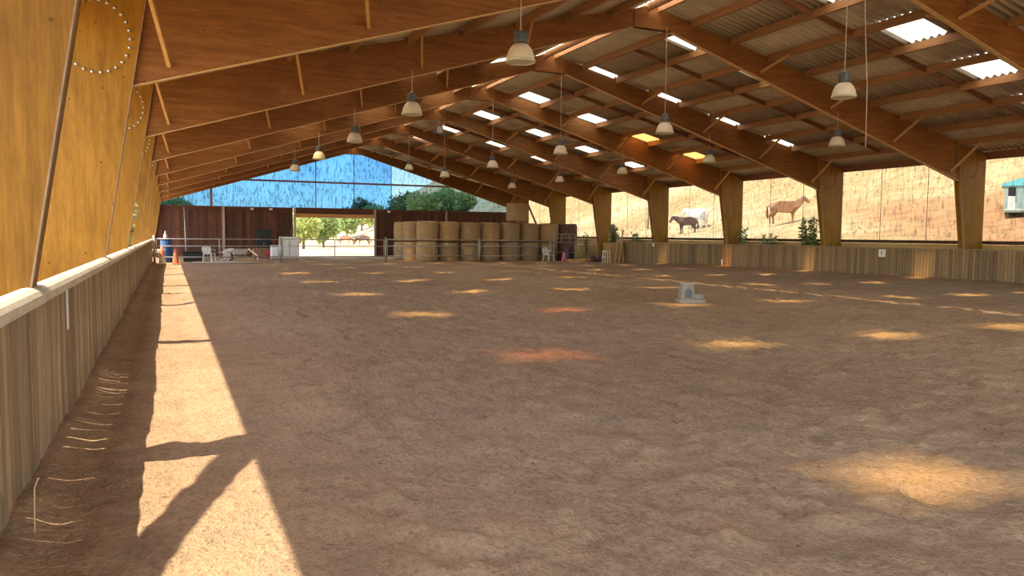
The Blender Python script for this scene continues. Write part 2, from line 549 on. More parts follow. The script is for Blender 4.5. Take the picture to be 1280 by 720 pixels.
def ground_z(X, Y):
    inside = smooth01(-3.4, -2.4, X)*(1-smooth01(25.3, 26.0, X))*smooth01(-9, -6, Y)*(1-smooth01(53.9, 54.8, Y))
    side = np.maximum(0, 1.35+0.14*(X-26)-0.05*np.clip(Y-33, 0, 30))*smooth01(25.5, 27.3, X)
    side = np.where(X > 60, side-0.06*(X-60), side)
    side = side*(1-0.9*smooth01(50, 75, Y)*(1-smooth01(40, 70, X)))
    hill = 30*np.exp(-(((X-112)/48)**2+((Y-128)/62)**2)/2.0)+10*np.exp(-(((X-120)/40)**2+((Y-30)/60)**2)/2.0)
    z = side+hill*smooth01(24, 60, X)-0.12
    z = z+0.12*vnoise(X*0.35, Y*0.35)*smooth01(27, 32, X)+0.5*vnoise(X*0.07, Y*0.07)*smooth01(35, 60, np.hypot(X-12, Y-25))
    return z*(1-inside)-0.5*inside

gx = np.concatenate([np.arange(-120, -4, 6), np.arange(-4, 24, 2), np.arange(24, 60, 0.6), np.arange(60, 180, 2.5), np.arange(180, 420, 15)])
gy = np.concatenate([np.arange(-120, -10, 8), np.arange(-10, 52, 0.8), np.arange(52, 58, 0.4), np.arange(58, 160, 2.0), np.arange(160, 520, 12)])
ground = grid_mesh('ground', gx, gy, ground_z, M['hill'])
tag(ground, 'sunlit pasture of dry yellow grass rising around the hall', kind='structure')
def gz(x, y): return float(ground_z(np.array([float(x)]), np.array([float(y)]))[0])
def fz(x, y): return float(floor_z(np.array([float(x)]), np.array([float(y)]))[0])

# ------------------------------------------------------------------ roof
SLOPE = 0.239
TH2 = 0.115
def zroof(d): return 7.66-SLOPE*d
PUR = [1.26+1.346*i for i in range(9)]           # distance of each purlin from the ridge
EAVE = 13.50
EAVES = {-1: 13.30, 1: 13.50}
COLW, ROWY = 1.04, 13.4
SKYGAP = (0, 2, 4, 6)

def sheet_mesh(name, d0, d1, sgn, mat):
    """corrugated sheet, COLW wide in Y, running down the slope from d0 to d1"""
    nw = 5*8
    vs, fs, uv = [], [], []
    for k in range(nw+1):
        y = COLW*k/nw
        dz = 0.042*math.cos(2*math.pi*5*k/nw)
        lap = 0.0 if mat is M['sky_clear'] else 0.04
        for j, d in enumerate((d0-lap, d1+lap)):
            for t in (0, 1):
                vs.append((CX+sgn*d, y, zroof(d)+dz+(0.008 if t else 0)+(0.006 if j == 0 else -0.004)))
    for k in range(nw):
        a = 4*k; b = a+4
        fs += [(a, b, b+2, a+2)]
        if mat is not M['sky_clear']:
            fs += [(a+1, a+3, b+3, b+1), (a, a+1, b+1, b), (a+2, b+2, b+3, a+3)]
    me = bpy.data.meshes.new(name)
    me.from_pydata(vs, [], fs)
    me.materials.append(mat)
    l = me.uv_layers.new(name='UVMap')
    for li, lo in enumerate(me.loops):
        k, r = divmod(lo.vertex_index, 4)
        l.data[li].uv = (k/nw, float(r // 2))
    me.polygons.foreach_set('use_smooth', [True]*len(me.polygons))
    me.update()
    return me

roofs = {}
for side, sgn in (('left', -1), ('right', 1)):
    root = empty('ceiling_'+side)
    tag(root, 'corrugated sheeting on timber purlins, %s slope of the hall roof' % side, kind='structure')
    roofs[sgn] = root
    EAVE = EAVES[sgn]
    full = [(0.30, PUR[1]), (PUR[1], PUR[3]), (PUR[3], PUR[5]), (PUR[5], PUR[7]), (PUR[7], EAVE)]
    short = [(0.30, PUR[0]), (PUR[1], PUR[2]), (PUR[3], PUR[4]), (PUR[5], PUR[6]), (PUR[7], EAVE)]
    me_full = [sheet_mesh('roof_sheet', a, b, sgn, M['sheet']) for a, b in full]
    me_short = [sheet_mesh('roof_sheet', a, b, sgn, M['sheet']) for a, b in short]
    me_sky = {g: sheet_mesh('skylight_sheet', PUR[g], PUR[g+1], sgn, M['sky_clear']) for g in SKYGAP}
    for k in range(-17, 40):
        y = ROWY-COLW/2+k*COLW
        if y+COLW > 54.6: continue
        if k % 5 == 0:
            for me in me_short: inst('roof_sheet', me, root, (0, y, 0))
            for g in SKYGAP:
                o = inst('skylight_sheet', me_sky[g], root, (0, y, 0))
                alt = None
                if sgn > 0 and k == 15 and g in (4, 6): alt = M['sky_orange']
                if sgn < 0 and k == -5 and g == 6: alt = M['sky_red']
                if sgn < 0 and k == 0 and g == 4: alt = M['sky_red']
                if alt:
                    o.data = me_sky[g].copy(); o.data.materials[0] = alt
                    o['label'] = 'orange tinted skylight sheet' if alt is M['sky_orange'] else 'red tinted skylight sheet'
        else:
            for me in me_full: inst('roof_sheet', me, root, (0, y, 0))
    # purlins: one length per bay
    pm = []
    for d in PUR+[0.16]:
        b = MB(); x = CX+sgn*d; z = zroof(d)
        b.box(x-0.038, x+0.038, 0.0, 5.88, z-0.225, z-0.03)
        pm.append(b.mesh('purlin', M['purlin']))
    kb = []
    for a, b_ in zip(PUR[:-1], PUR[1:]):
        b = MB()
        b.prism([(CX+sgn*(a+0.04), zroof(a)-0.17), (CX+sgn*(b_-0.04), zroof(b_)-0.17), (CX+sgn*(b_-0.04), zroof(b_)-0.04), (CX+sgn*(a+0.04), zroof(a)-0.04)], -0.03, 0.03)
        kb.append(b.mesh('blocking', M['blocking']))
    eb = MB()
    if sgn > 0: eb.box(CX+13.405, CX+13.485, -0.08, 5.91, 4.17, 4.435)
    else: eb.box(CX-13.35, CX-13.27, 0.0, 5.80, 4.28, 4.43)
    em = eb.mesh('eave_beam', M['blocking'])
    for n in range(0, 9):
        y0 = fr(n)+TH2
        for me in pm: inst('purlin', me, root, (0, y0, 0))
        for me in kb: inst('blocking', me, root, (0, fr(n)+3.05, 0))
        inst('eave_beam', em, root, (0, y0, 0))
# translucent ridge cap, one length per bay
rm = MB()
rm.add([(CX-0.42, 0, zroof(0.42)+0.05), (CX, 0, zroof(0)+0.06), (CX+0.42, 0, zroof(0.42)+0.05),
        (CX-0.42, 6.0, zroof(0.42)+0.05), (CX, 6.0, zroof(0)+0.06), (CX+0.42, 6.0, zroof(0.42)+0.05)], [(0, 1, 4, 3), (1, 2, 5, 4)])
rmesh = rm.mesh('ridge_cap', M['ridge'])
for n in range(0, 9):
    inst('ridge_cap', rmesh, roofs[1], (0, fr(n)+0.1, 0))

# ------------------------------------------------------------------ portal frames
CH = 0.07     # cheek thickness
TH = 0.11     # rafter thickness; post cheeks sit either side of it
frame_words = ['standing behind the viewer', 'nearest in view, its post at the left edge of the picture', 'second, with the ring of bolts high on its left post',
               'third, its right post between the trailer and the empty bay', 'fourth, its right post beside the tall leafy shrub', 'fifth, its right post left of the brown horse',
               'sixth, its right post left of the dark and white horses', 'seventh, its right post behind the leaning poles', 'eighth, its right post just right of the stacked bales',
               'last, carrying the blue netted gable']
def mirp(poly): return [(MIR-x, z) for x, z in poly][::-1]
post_poly = [(-1.6, -0.3), (-1.00, -0.3), (-0.20, 4.56), (-0.26, 4.60), (-1.6, 4.29)]
raf_poly = [(-1.5, 3.6), (-0.40, 3.42), (11.2, 6.953), (CX, 6.953), (CX, 7.56), (-1.5, 7.56-SLOPE*(CX+1.5))]
pp = {}
for sg in (0, 1):
    P = post_poly if sg == 0 else mirp(post_poly)
    Q = raf_poly if sg == 0 else mirp(raf_poly)
    a = MB(); a.prism(P, 0, CH)
    core = [(x, z) for x, z in ([(-1.58, -0.3), (-1.02, -0.3), (-0.43, 3.35), (-1.49, 3.55)])]
    if sg: core = mirp(core)
    kk = MB(); kk.prism(core, 0, TH)
    b = MB(); b.prism(Q, 0, TH)
    pp[sg] = (a.mesh('post_cheek', M['ply_post']), b.mesh('rafter', M['ply_rafter'])); corem = kk.mesh('post_core', M['ply_post'])
    # lipping strips (pale edge under the rafter, dull edge along the post)
    c = MB()
    q0, q1 = ((-0.40, 3.42), (11.2, 6.953)) if sg == 0 else ((MIR+0.40, 3.42), (MIR-11.2, 6.953))
    c.bar((q0[0], TH/2, q0[1]-0.006), (q1[0], TH/2, q1[1]-0.006), TH+0.012, 0.012)
    e = MB()
    e0, e1 = ((-0.997, -0.3), (-0.20, 4.56)) if sg == 0 else ((MIR+0.997, -0.3), (MIR+0.20, 4.56))
    e.bar((e0[0], CH/2, e0[1]), (e1[0], CH/2, e1[1]), CH+0.004, 0.012, up=(1, 0, 0.165) if sg == 0 else (-1, 0, 0.165))
    pp[sg] += (c.mesh('rafter_lipping', M['edge_pale']), e.mesh('post_lipping', M['ply_edge']))
    r = MB()
    bc = (-0.80, 4.0) if sg == 0 else (MIR+0.80, 3.98)
    for k in range(26):
        t = 2*math.pi*k/26
        x, z = bc[0]+0.40*math.cos(t), bc[1]+0.46*math.sin(t)
        if z > 4.30-0.0: 
            pass
        r.lathe([(0.0, 0.03), (0.016, 0.026), (0.024, 0.012), (0.024, 0.0)], 8, (x, z, 0))
    r.v = [(x, -z, y) for x, y, z in r.v]
    pp[sg] += (r.mesh('bolt_ring', M['bolt' if sg == 0 else 'ply_edge'], True), corem)
g = MB(); g.prism([(11.2, 6.953), (12.38, 6.953), (12.38, 7.40), (CX, 7.58), (11.2, 7.40)], -0.03, TH+0.03)
gm = g.mesh('ridge_gusset', M['ply_rafter'])
st = {}
for sg, sgn in ((0, -1), (1, 1)):
    for pi in (2, 4, 6, 8):
        d = PUR[pi]; x = CX+sgn*(d-0.30 if sg == 0 else d-0.30)
        zb = 3.42+(13.0-0.81-(d-0.30))*0.3046 if True else 0
        zb = 3.42+0.3046*(abs(CX+0.40)-(d-0.30))+0.10
        b = MB(); b.bar((x, -0.03, zb+0.05), (x+sgn*0.26, -0.85, zroof(d)-0.20), 0.05, 0.07)
        b2 = MB(); b2.bar((x, TH+0.03, zb+0.05), (x+sgn*0.26, TH+0.85, zroof(d)-0.20), 0.05, 0.07)
        st[(sg, pi)] = (b.mesh('fly_brace', M['strut']), b2.mesh('fly_brace', M['strut']))
for n in range(0, 10):
    y = fr(n)
    root = empty('portal_frame', (CX, y, 0))
    tag(root, 'varnished plywood portal frame, ' + frame_words[n], 'portal frame', 'portal frames carrying the roof')
    off = (-CX, 0, 0)
    for sg in (0, 1):
        ch, raf, lip, elip, ring, corem = pp[sg]
        p1 = inst('post', ch, root, (-CX, -CH, 0))
        inst('post_core', corem, root, (-CX, 0, 0))
        inst('post_lipping', elip, p1, (0, 0, 0))
        if (sg == 0 and n in (1, 2, 3, 4, 5)) or (sg == 1 and n in (3, 4, 5)):
            rg = inst('bolt_ring', ring, p1, (0, 0, 0)); rg['kind'] = 'stuff'
        inst('post', ch, root, (-CX, TH, 0))
        r1 = inst('rafter', raf, root, off)
        inst('rafter_lipping', lip, r1, (0, 0, 0))
        for pi in (2, 4, 6, 8):
            inst('fly_brace', st[(sg, pi)][0], root, off)
            if n < 9: inst('fly_brace', st[(sg, pi)][1], root, off)
    inst('ridge_gusset', gm, root, off)
# wind brace of the first left bay (casts the slanting shadow on the sand)
b = MB(); b.bar((-1.50, fr(0)+0.35, 0.20), (-1.50, fr(1)-0.14, 4.02), 0.10, 0.28)
tag(b.build('wind_brace', M['purlin']), 'slanting timber wind brace beside the nearest left post', 'brace', 'wind braces')
for (ya_, za, yb_, zb_, w) in ((fr(8)+0.25, 4.0, fr(8)+3.0, 1.2, 'its foot to the right'), (fr(9)-0.1, 4.0, fr(8)+3.1, 1.2, 'its foot to the left')):
    b = MB(); b.bar((25.0, ya_, za), (25.0, yb_, zb_), 0.08, 0.14)
    tag(b.build('wind_brace', M['blocking']), 'dark slanting wind brace above the right end of the bales, ' + w, 'brace', 'wind braces')

# ------------------------------------------------------------------ kick walls
def board_mesh(w, h, t, mat):
    b = MB(); b.box(0, t, 0, w, 0, h)
    return b.mesh('board', mat)
wl = empty('wall_left'); tag(wl, 'weathered vertical board kick wall along the left side', kind='structure')
BW = 0.120
bms = [board_mesh(w, 1.15, 0.028, M['board']) for w in (BW-0.004, BW-0.006, BW-0.011, BW-0.018)]
y = -0.4; k = 0; rest = {0: MB(), 1: MB()}
while y < 43.4:
    gap = random.choices([0, 1, 2, 3], [0.40, 0.35, 0.19, 0.06] if y < 9 else [0.7, 0.25, 0.05, 0])[0]
    px_, pz_ = -0.778+random.uniform(-0.006, 0.006), -0.08+random.uniform(-0.01, 0.01)
    if y > 3.1 and k < 296:
        inst('board', bms[gap], wl, (px_, y, pz_)); k += 1
    else:
        rest[int(y > 10)].box(px_, px_+0.028, y, y+BW-0.005, pz_, pz_+1.15)
    y += BW
for k in (0, 1):
    o = rest[k].build('far_boards' if k else 'rear_boards', M['board'], wl); o['kind'] = 'stuff'
b = MB(); b.box(-0.83, -0.785, 0.4, 43.4, 0.86, 0.98); b.build('rail', M['board'], wl)
b = MB(); b.box(-0.83, -0.785, 0.4, 43.4, 0.18, 0.30); b.build('rail', M['board'], wl)
for n in range(0, 8):
    y0, y1 = (fr(n) if n else -0.2)+0.02, min(fr(n+1)-0.02, 43.5)
    if y1 <= y0: continue
    b = MB()
    prof = [(-0.085, -0.02)]+[(0.085*math.cos(math.pi*t/8), 0.075*math.sin(math.pi*t/8)) for t in range(8, -1, -1)]+[(0.085, -0.02)]
    b.prism([(-0.775+x, 1.085+z) for x, z in prof], y0, y1)
    o = b.build('cap_rail', M['cap'], wl, smooth=False)
b = MB(); b.box(-0.752, -0.742, 6.95, 7.06, 0.72, 1.05)
tag(b.build('dressage_marker', M['whiteplastic']), 'narrow white marker plate on the left kick wall', 'sign', 'arena markers')

wr = empty('wall_right'); tag(wr, 'weathered vertical board kick wall along the right side', kind='structure')
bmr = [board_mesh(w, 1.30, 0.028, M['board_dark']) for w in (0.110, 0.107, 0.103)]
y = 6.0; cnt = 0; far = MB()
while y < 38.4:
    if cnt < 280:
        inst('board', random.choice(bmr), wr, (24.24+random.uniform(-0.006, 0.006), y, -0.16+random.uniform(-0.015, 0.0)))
    y += 0.12; cnt += 1
b = MB(); b.box(24.21, 24.34, 6.0, 38.4, 1.135, 1.17); b.build('cap_rail', M['board'], wr)
ret = empty('wall_return'); tag(ret, 'orange-brown board panel closing the far end of the right kick wall', kind='structure')
rb = MB(); rb.box(0, 0.145, 0, 0.03, 0, 1.25); rbm = rb.mesh('board', M['outerboard'])
for k in range(9):
    inst('board', rbm, ret, (22.93+k*0.15, 38.45, -0.17))
b = MB(); b.box(22.91, 24.30, 38.42, 38.52, 1.08, 1.11); b.build('cap_rail', M['outerboard'], ret)
# outer low wall beyond the right posts
wo_ = empty('wall_outer'); tag(wo_, 'yellow-brown board parapet outside the right posts', kind='structure')
for n in range(0, 9):
    y0, y1 = fr(n)+0.075, fr(n+1)+0.07
    for k in range(8):
        b = MB(); b.box(25.23, 25.26, y0, y1, -0.25+k*0.195, -0.25+k*0.195+0.19); b.build('plank', M['outerboard'], wo_)
    b = MB(); b.box(25.205, 25.30, y0, y1, 1.32, 1.44); b.build('sill_rail', M['blocking'], wo_)

def plate(name, loc, w, h, label, text=None):
    b = MB(); b.box(-0.008, 0.008, -w/2, w/2, -h/2, h/2)
    o = b.build(name, M['whiteplastic'], None, loc=loc)
    tag(o, label, 'sign', 'arena markers')
    if text:
        cu = bpy.data.curves.new('letter', 'FONT'); cu.body = text; cu.size = h*0.75; cu.align_x = 'CENTER'; cu.align_y = 'CENTER'; cu.extrude = 0.002
        tmp = bpy.data.objects.new('tmp', cu); col.objects.link(tmp); bpy.context.view_layer.update()
        lme = bpy.data.meshes.new_from_object(tmp.evaluated_get(bpy.context.evaluated_depsgraph_get())); bpy.data.objects.remove(tmp)
        lme.materials.clear(); lme.materials.append(M['black'])
        t = bpy.data.objects.new('letter', lme); col.objects.link(t)
        t.parent = o; t.location = (-0.011, 0, 0); t.rotation_euler = (math.pi/2, 0, -math.pi/2)
    return o
plate('marker_plate', (24.225, 20.55, 0.95), 0.30, 0.28, 'white square letter plate on the right kick wall', 'E')
plate('marker_plate', (24.225, 35.36, 1.06), 0.14, 0.24, 'small white plate at the far end of the right kick wall top')
plate('marker_plate', (24.225, 29.61, 0.30), 0.10, 0.24, 'small white plate low on the right kick wall')

# side netting between the right posts
for n in range(2, 9):
    y0, y1 = fr(n)+TH/2, fr(n+1)+TH/2
    root = empty('side_net', (25.20, (y0+y1)/2, 1.44))
    tag(root, 'fine see-through netting closing the right bay ' + ['', 'nearest the viewer', 'with the trailer behind', 'with bare hillside behind', 'with the brown horse behind', 'with the dark and white horses behind', 'with the leaning poles in front', 'right of the dark bale', 'behind the top bale'][n], 'netting', 'nets in the right bays')
    for k in range(3):
        a, c = y0+(y1-y0)*k/3, y0+(y1-y0)*(k+1)/3
        b = MB(); b.add([(25.20, a, 1.30), (25.20, c, 1.30), (25.20, c, 4.3), (25.20, a, 4.3)], [(0, 1, 2, 3)])
        o = b.build('net_panel', M['net_side'], root); o.location = -root.location
        if k:
            b = MB(); b.tube([(25.17, a, 1.42), (25.17, a, 4.2)], 0.011, 6); o = b.build('seam_cord', M['redmetal'], root); o.location = -root.location

# ------------------------------------------------------------------ far end wall
GY = 53.85
wf = empty('wall_far'); tag(wf, 'dark stained vertical board wall across the far end', kind='structure')
db = [MB().box(0, w, 0, 0.03, 0, 3.35).mesh('board', M['darkboard']) for w in (0.30, 0.29, 0.29)]
for x0, x1 in ((-1.2, 7.75), (13.45, 25.0)):
    x = x0; kk = 0
    while x < x1-0.1:
        inst('board', random.choice(db), wf, (x, GY+(0.028 if kk % 2 else 0.0), -0.25)); kk += 1
        x += 0.27
    for z in (1.72, 2.98):
        b = MB(); b.box(x0, x1, GY-0.07, GY-0.01, z-0.05, z+0.05); b.build('rail', M['darkrail'], wf)
    b = MB(); b.box(x0, x1, GY-0.08, GY+0.06, 3.08, 3.23); b.build('top_rail', M['darkrail'], wf)
for x, zt in ((3.32, 3.2), (7.85, 3.2), (13.36, 3.2), (18.67, 3.2)):
    b = MB(); b.box(x-0.075, x+0.075, GY-0.14, GY-0.02, -0.25, zt); b.build('steel_post', M['steel'], wf)
for x in (5.1, 6.3, 14.35):
    b = MB(); b.box(x-0.10, x+0.10, GY-0.16, GY-0.08, 3.03, 3.15); b.build('flood_lamp', M['whiteplastic'], wf)
b = MB(); b.box(7.9, 13.3, GY-0.10, GY+0.10, 2.98, 3.25); b.build('lintel', M['darkrail'], wf)
b = MB(); b.box(7.9, 13.3, GY-0.04, GY+0.16, 2.58, 2.84); b.build('lintel_board', M['orangewood'], wf)
b = MB(); b.box(7.9, 13.3, GY+0.00, GY+0.14, 2.84, 2.98); b.build('lintel_strip', M['darkrail'], wf)
# gable netting
gn = empty('gable_net', (CX, GY, 3.2)); tag(gn, 'blue streaked netting filling the far gable above the board wall', 'netting')
seams = [-1.3, 1.27, 3.94, 6.61, 9.28, 11.9, 14.56, 17.2, 19.86, 22.5, 24.9]
def gtop(x): return 7.1-0.3046*max(0, abs(x-CX)-0.6)+0.2
for a, c in zip(seams[:-1], seams[1:]):
    pts = [(a, 3.2), (c, 3.2), (c, max(3.25, gtop(c)))]
    if a < CX < c: pts.append((CX, gtop(CX)))
    pts.append((a, max(3.25, gtop(a))))
    b = MB(); b.add([(x, GY, z) for x, z in pts], [tuple(range(len(pts)))])
    o = b.build('net_panel', M['net_gable' if a < 14 else 'net_clear'], gn); o.location = -gn.location
    b = MB(); b.tube([(c, GY-0.02, 3.2), (c, GY-0.02, max(3.25, gtop(c)))], 0.028 if c in (9.28, 11.9, 14.56) else 0.012, 6)
    o = b.build('seam_cord', M['darkgrey'], gn); o.location = -gn.location
b = MB(); b.box(4.4, 19.3, GY-0.14, GY-0.04, 4.93, 5.05)
o = b.build('tie_rail', M['redmetal'], gn); o.location = -gn.location
b = MB(); b.box(2.53, 2.67, GY-0.14, GY-0.04, 3.2, 4.4)
o = b.build('steel_upright', M['redmetal'], gn); o.location = -gn.location

# ------------------------------------------------------------------ hanging lamps
def make_lamp():
    root = empty('pendant_lamp')
    b = MB(); b.lathe([(0.285, 0.0), (0.283, 0.05), (0.265, 0.14), (0.225, 0.235), (0.165, 0.31), (0.11, 0.345), (0.105, 0.34), (0.16, 0.30), (0.215, 0.23), (0.255, 0.14), (0.272, 0.05), (0.275, 0.0)], 32)
    b.build('dome', M['dome'], root, True)
    b = MB(); b.lathe([(0.275, -0.025), (0.298, -0.02), (0.300, 0.02), (0.285, 0.03), (0.272, 0.02), (0.275, -0.025)], 32)
    b.build('rim', M['rimmat'], root, True)
    b = MB(); b.lathe([(0.0, -0.022), (0.15, -0.020), (0.272, -0.005)], 32); b.build('lens', M['rimmat'], root, True)
    b = MB(); b.lathe([(0.0, 0.34), (0.11, 0.34), (0.135, 0.36), (0.145, 0.40), (0.145, 0.55), (0.135, 0.57), (0.0, 0.575)], 10)
    h = b.build('driver_housing', M['darkgrey'], root)
    b = MB()
    for k in range(10):
        t = 2*math.pi*(k+0.5)/10
        b.box(-0.008, 0.008, -0.008, 0.008, 0, 0)
    b = MB(); b.tube([(-0.10, 0, 0.57), (-0.03, 0, 0.63), (0.03, 0, 0.63), (0.10, 0, 0.57)], 0.010, 6); b.build('hanger', M['bolt'], root)
    return root
lamp0 = make_lamp()
lamp_spots = [(5.2, n, 'left') for n in (2, 3, 4, 5, 6)]+[(12.2, n, 'middle') for n in (2, 3, 4, 5, 6, 7)]+[(18.42, n, 'right') for n in (3, 4, 5, 6, 7)]
ordn = ['nearest', 'second', 'third', 'fourth', 'fifth', 'last']
lamps = [lamp0]+[copy_tree(lamp0) for _ in lamp_spots[1:]]
for r, (rx, n, rn) in zip(lamps, lamp_spots):
    z = 4.27 + (0.80 if (rn == 'middle' and n == 7) else 0)
    r.location = (rx, fr(n)-0.05, z); r.scale = (0.80,)*3
    r.rotation_euler = (0, 0, random.uniform(0, 3))
    tag(r, 'cream dome pendant lamp hanging in the %s row, %s from the viewer' % (rn, ordn[n-(3 if rn == 'right' else 2)]), 'lamp', 'pendant lamps under the roof')
    b = MB(); zt = min(6.96, 3.46+0.3046*(12.19-abs(rx-CX)))+0.10-z
    b.tube([(0, 0, 0.62), (0, 0, zt/0.80)], 0.010, 6); b.build('cable', M['cable'], r)
# thin slack rope beside the nearest middle lamp
b = MB(); b.tube([(12.28, 11.10, 7.0), (12.34, 11.05, 5.4), (12.38, 11.00, 4.4), (12.40, 11.00, 3.25)], 0.008, 6)
tag(b.build('hanging_rope', M['cable'], smooth=True), 'thin pale rope dangling beside the nearest middle lamp', 'rope')

# ------------------------------------------------------------------ tube gates across the far end
FY = 43.2
def gate_panel(x0, x1, label):
    root = empty('tube_gate', ((x0+x1)/2, FY, fz((x0+x1)/2, FY)))
    tag(root, label, 'gate', 'steel tube gates in front of the far wall')
    ox = root.location
    zz = lambda z: z
    a, c = x0-ox.x+0.10, x1-ox.x-0.10
    for z in (1.27, 0.90, 0.33):
        b = MB(); b.tube([(a, 0, z), (c, 0, z)], 0.030, 8); b.build('rail', M['steel'], root, True)
    for x in (a, (a+c)/2, c):
        b = MB(); b.tube([(x, 0.0, 0.33), (x, 0.0, 1.27)], 0.026, 8); b.build('upright', M['steel'], root, True)
    return root
GX = [-0.66, 5.56, 11.35, 17.10, 21.9]
for i, w in enumerate(('galvanised tube gate at the left, behind the traffic cones', 'galvanised tube gate across the bright doorway', 'galvanised tube gate in front of the left bales', 'galvanised tube gate in front of the right bales')):
    gate_panel(GX[i], GX[i+1], w)
for x, w in zip(GX, ('at the left kick wall', 'in front of the white appliances', 'right of the bright doorway', 'before the middle of the bales', 'beside the dark bale')):
    b = MB(); b.tube([(0, 0, -0.15), (0, 0, 1.36)], 0.060, 10)
    b.lathe([(0.064, 1.355), (0.064, 1.38), (0.0, 1.40)], 10)
    tag(b.build('gate_post', M['steel'], None, True, (x, FY, fz(x, FY))), 'galvanised round gate post '+w, 'post', 'gate posts')

# ------------------------------------------------------------------ round straw bales
def bale_mesh(r, h, seed):
    rr = random.Random(seed)
    n, rings = 28, 12
    b = MB()
    prof = [(0.0, 0.0), (r*0.86, 0.0)]
    for i in range(rings+1):
        t = i/rings
        prof.append((r*(1-0.05*(2*t-1)**6)*(1+rr.uniform(-0.018, 0.018)), 0.03+(h-0.06)*t))
    prof += [(r*0.86, h), (r*0.4, h+0.015), (0.0, h+0.02)]
    b.lathe(prof, n)
    ph = rr.uniform(0, 6)
    b.v = [(x*(1+0.015*math.sin(3*math.atan2(y, x)+ph)), y*(1+0.015*math.cos(2*math.atan2(y, x)+ph)), z-0.02*(1+math.sin(2*x+ph))*(z > h*0.9)) for x, y, z in b.v]
    return b.mesh('round_bale', M['bale'], True)
bvar = [bale_mesh(0.652, 1.185, s) for s in range(5)]
cx_b = [14.2, 15.55, 16.9, 18.25, 19.6, 20.95, 22.3, 23.65]
words = ['first full', 'second', 'third', 'fourth', 'fifth', 'sixth', 'seventh', 'eighth']
BY = 44.35
k = 0
for i, x in enumerate(cx_b):
    for lev in (0, 1):
        me = bvar[(i*2+lev*3) % 5]
        dark = (i == 7)
        if dark:
            me = me.copy(); me.materials[0] = M['bale_dark']
        x_ = x+random.uniform(-0.008, 0.008); y_ = BY+random.uniform(-0.05, 0.05)
        o = inst('round_bale', me, None, (x_, y_, fz(x, BY)-0.02+lev*1.215), (0, 0, random.uniform(0, 6)))
        tag(o, ('maroon-brown round bale at the right end of the stack, %s of its column' if dark else 'round straw bale, %s, '+words[i]+' column from the left of the front row') % ('upper' if lev else 'lower'), 'bale', 'stacked round straw bales')
for j, (x, y_, w) in enumerate(((13.75, BY+1.35, 'partly hidden column behind the left end'), (13.55, BY+2.7, 'hindmost column behind the left end'))):
    for lev in (0, 1):
        o = inst('round_bale', bvar[(j+lev) % 5], None, (x, y_, fz(x, y_)-0.02+lev*1.215), (0, 0, 1+j))
        tag(o, 'round straw bale, %s, %s of the stack' % ('upper' if lev else 'lower', w), 'bale', 'stacked round straw bales')
o = inst('round_bale', bvar[2], None, (20.15, BY+0.1, fz(20.15, BY)+2.43), (0, 0, 2), (1.13, 1.0, 1.0))
tag(o, 'single round straw bale lying on top of the stack', 'bale', 'stacked round straw bales')

# ------------------------------------------------------------------ mounting block
mbx, mby = 10.80, 14.25
root = empty('mounting_block', (mbx, mby, fz(mbx, mby)-0.01), math.radians(-22))
root.scale = (0.88, 0.88, 0.92)
tag(root, 'grey plastic two-step mounting block alone on the sand', 'mounting block')
b = MB(); b.box(-0.34, 0.34, -0.24, 0.24, 0, 0.11); b.build('base', M['grey_stone'], root, bevel=0.02)
b = MB(); b.prism([(-0.29, 0.11), (0.06, 0.11), (0.03, 0.48), (-0.24, 0.48)], -0.20, 0.20); ob = b.build('upper_step', M['grey_stone'], root, bevel=0.018)
b = MB(); b.prism([(-0.21, 0.15), (-0.01, 0.15), (-0.02, 0.30), (-0.05, 0.36), (-0.105, 0.385), (-0.16, 0.36), (-0.19, 0.30)], -0.212, -0.203); b.build('hollow_shade', M['darkgrey'], ob)  # dark panel paints the shade of a hollow on the solid step
b = MB(); b.prism([(0.06, 0.11), (0.31, 0.11), (0.28, 0.24), (0.05, 0.24)], -0.20, 0.20); b.build('lower_step', M['grey_stone'], root, bevel=0.015)
b = MB(); b.box(-0.24, 0.03, -0.19, 0.19, 0.48, 0.495); b.build('tread', M['steel'], root)

# ------------------------------------------------------------------ clutter: far left corner
def cone(x, y, h, label, mats):
    root = empty('traffic_cone', (x, y, fz(x, y)))
    tag(root, label, 'traffic cone', 'traffic cones')
    b = MB(); b.box(-0.20, 0.20, -0.20, 0.20, 0, 0.04); b.build('base', M[mats[0]], root, bevel=0.01)
    b = MB(); b.lathe([(0.165, 0.04), (0.10, h*0.5)], 20); b.build('lower_body', M[mats[0]], root, True)
    b = MB(); b.lathe([(0.115, h*0.5), (0.045, h), (0.03, h), (0.0, h-0.01)], 20); b.build('upper_body', M[mats[1]], root, True)
cone(-0.30, 42.4, 0.92, 'sun-bleached traffic cone with orange top, left of the pair', ('conepale', 'conered'))
cone(0.33, 42.6, 0.78, 'dull orange traffic cone, right of the pair', ('conered', 'conered'))
def at(x, y): return (x, y, fz(x, y))
root = empty('wash_basin', at(-0.45, 44.4)); tag(root, 'white round basin on a thin stand in the far left corner', 'basin')
b = MB(); b.lathe([(0.0, 0.52), (0.20, 0.53), (0.30, 0.66), (0.33, 0.68), (0.33, 0.70), (0.27, 0.68), (0.0, 0.57)], 20); b.build('bowl', M['whiteplastic'], root, True)
for t in range(3):
    a = t*2.1+0.4
    b = MB(); b.tube([(0.22*math.cos(a), 0.22*math.sin(a), 0), (0.12*math.cos(a), 0.12*math.sin(a), 0.54)], 0.014, 6); b.build('leg', M['steel'], root)
root = empty('blue_barrel', at(-0.10, 45.2)); tag(root, 'dark blue plastic barrel in the far left corner', 'barrel')
b = MB(); b.lathe([(0.0, 0.0), (0.27, 0.0), (0.29, 0.05), (0.30, 0.5), (0.285, 0.62), (0.30, 0.74), (0.29, 1.22), (0.26, 1.27), (0.0, 1.27)], 20); b.build('body', M['blue'], root, True)
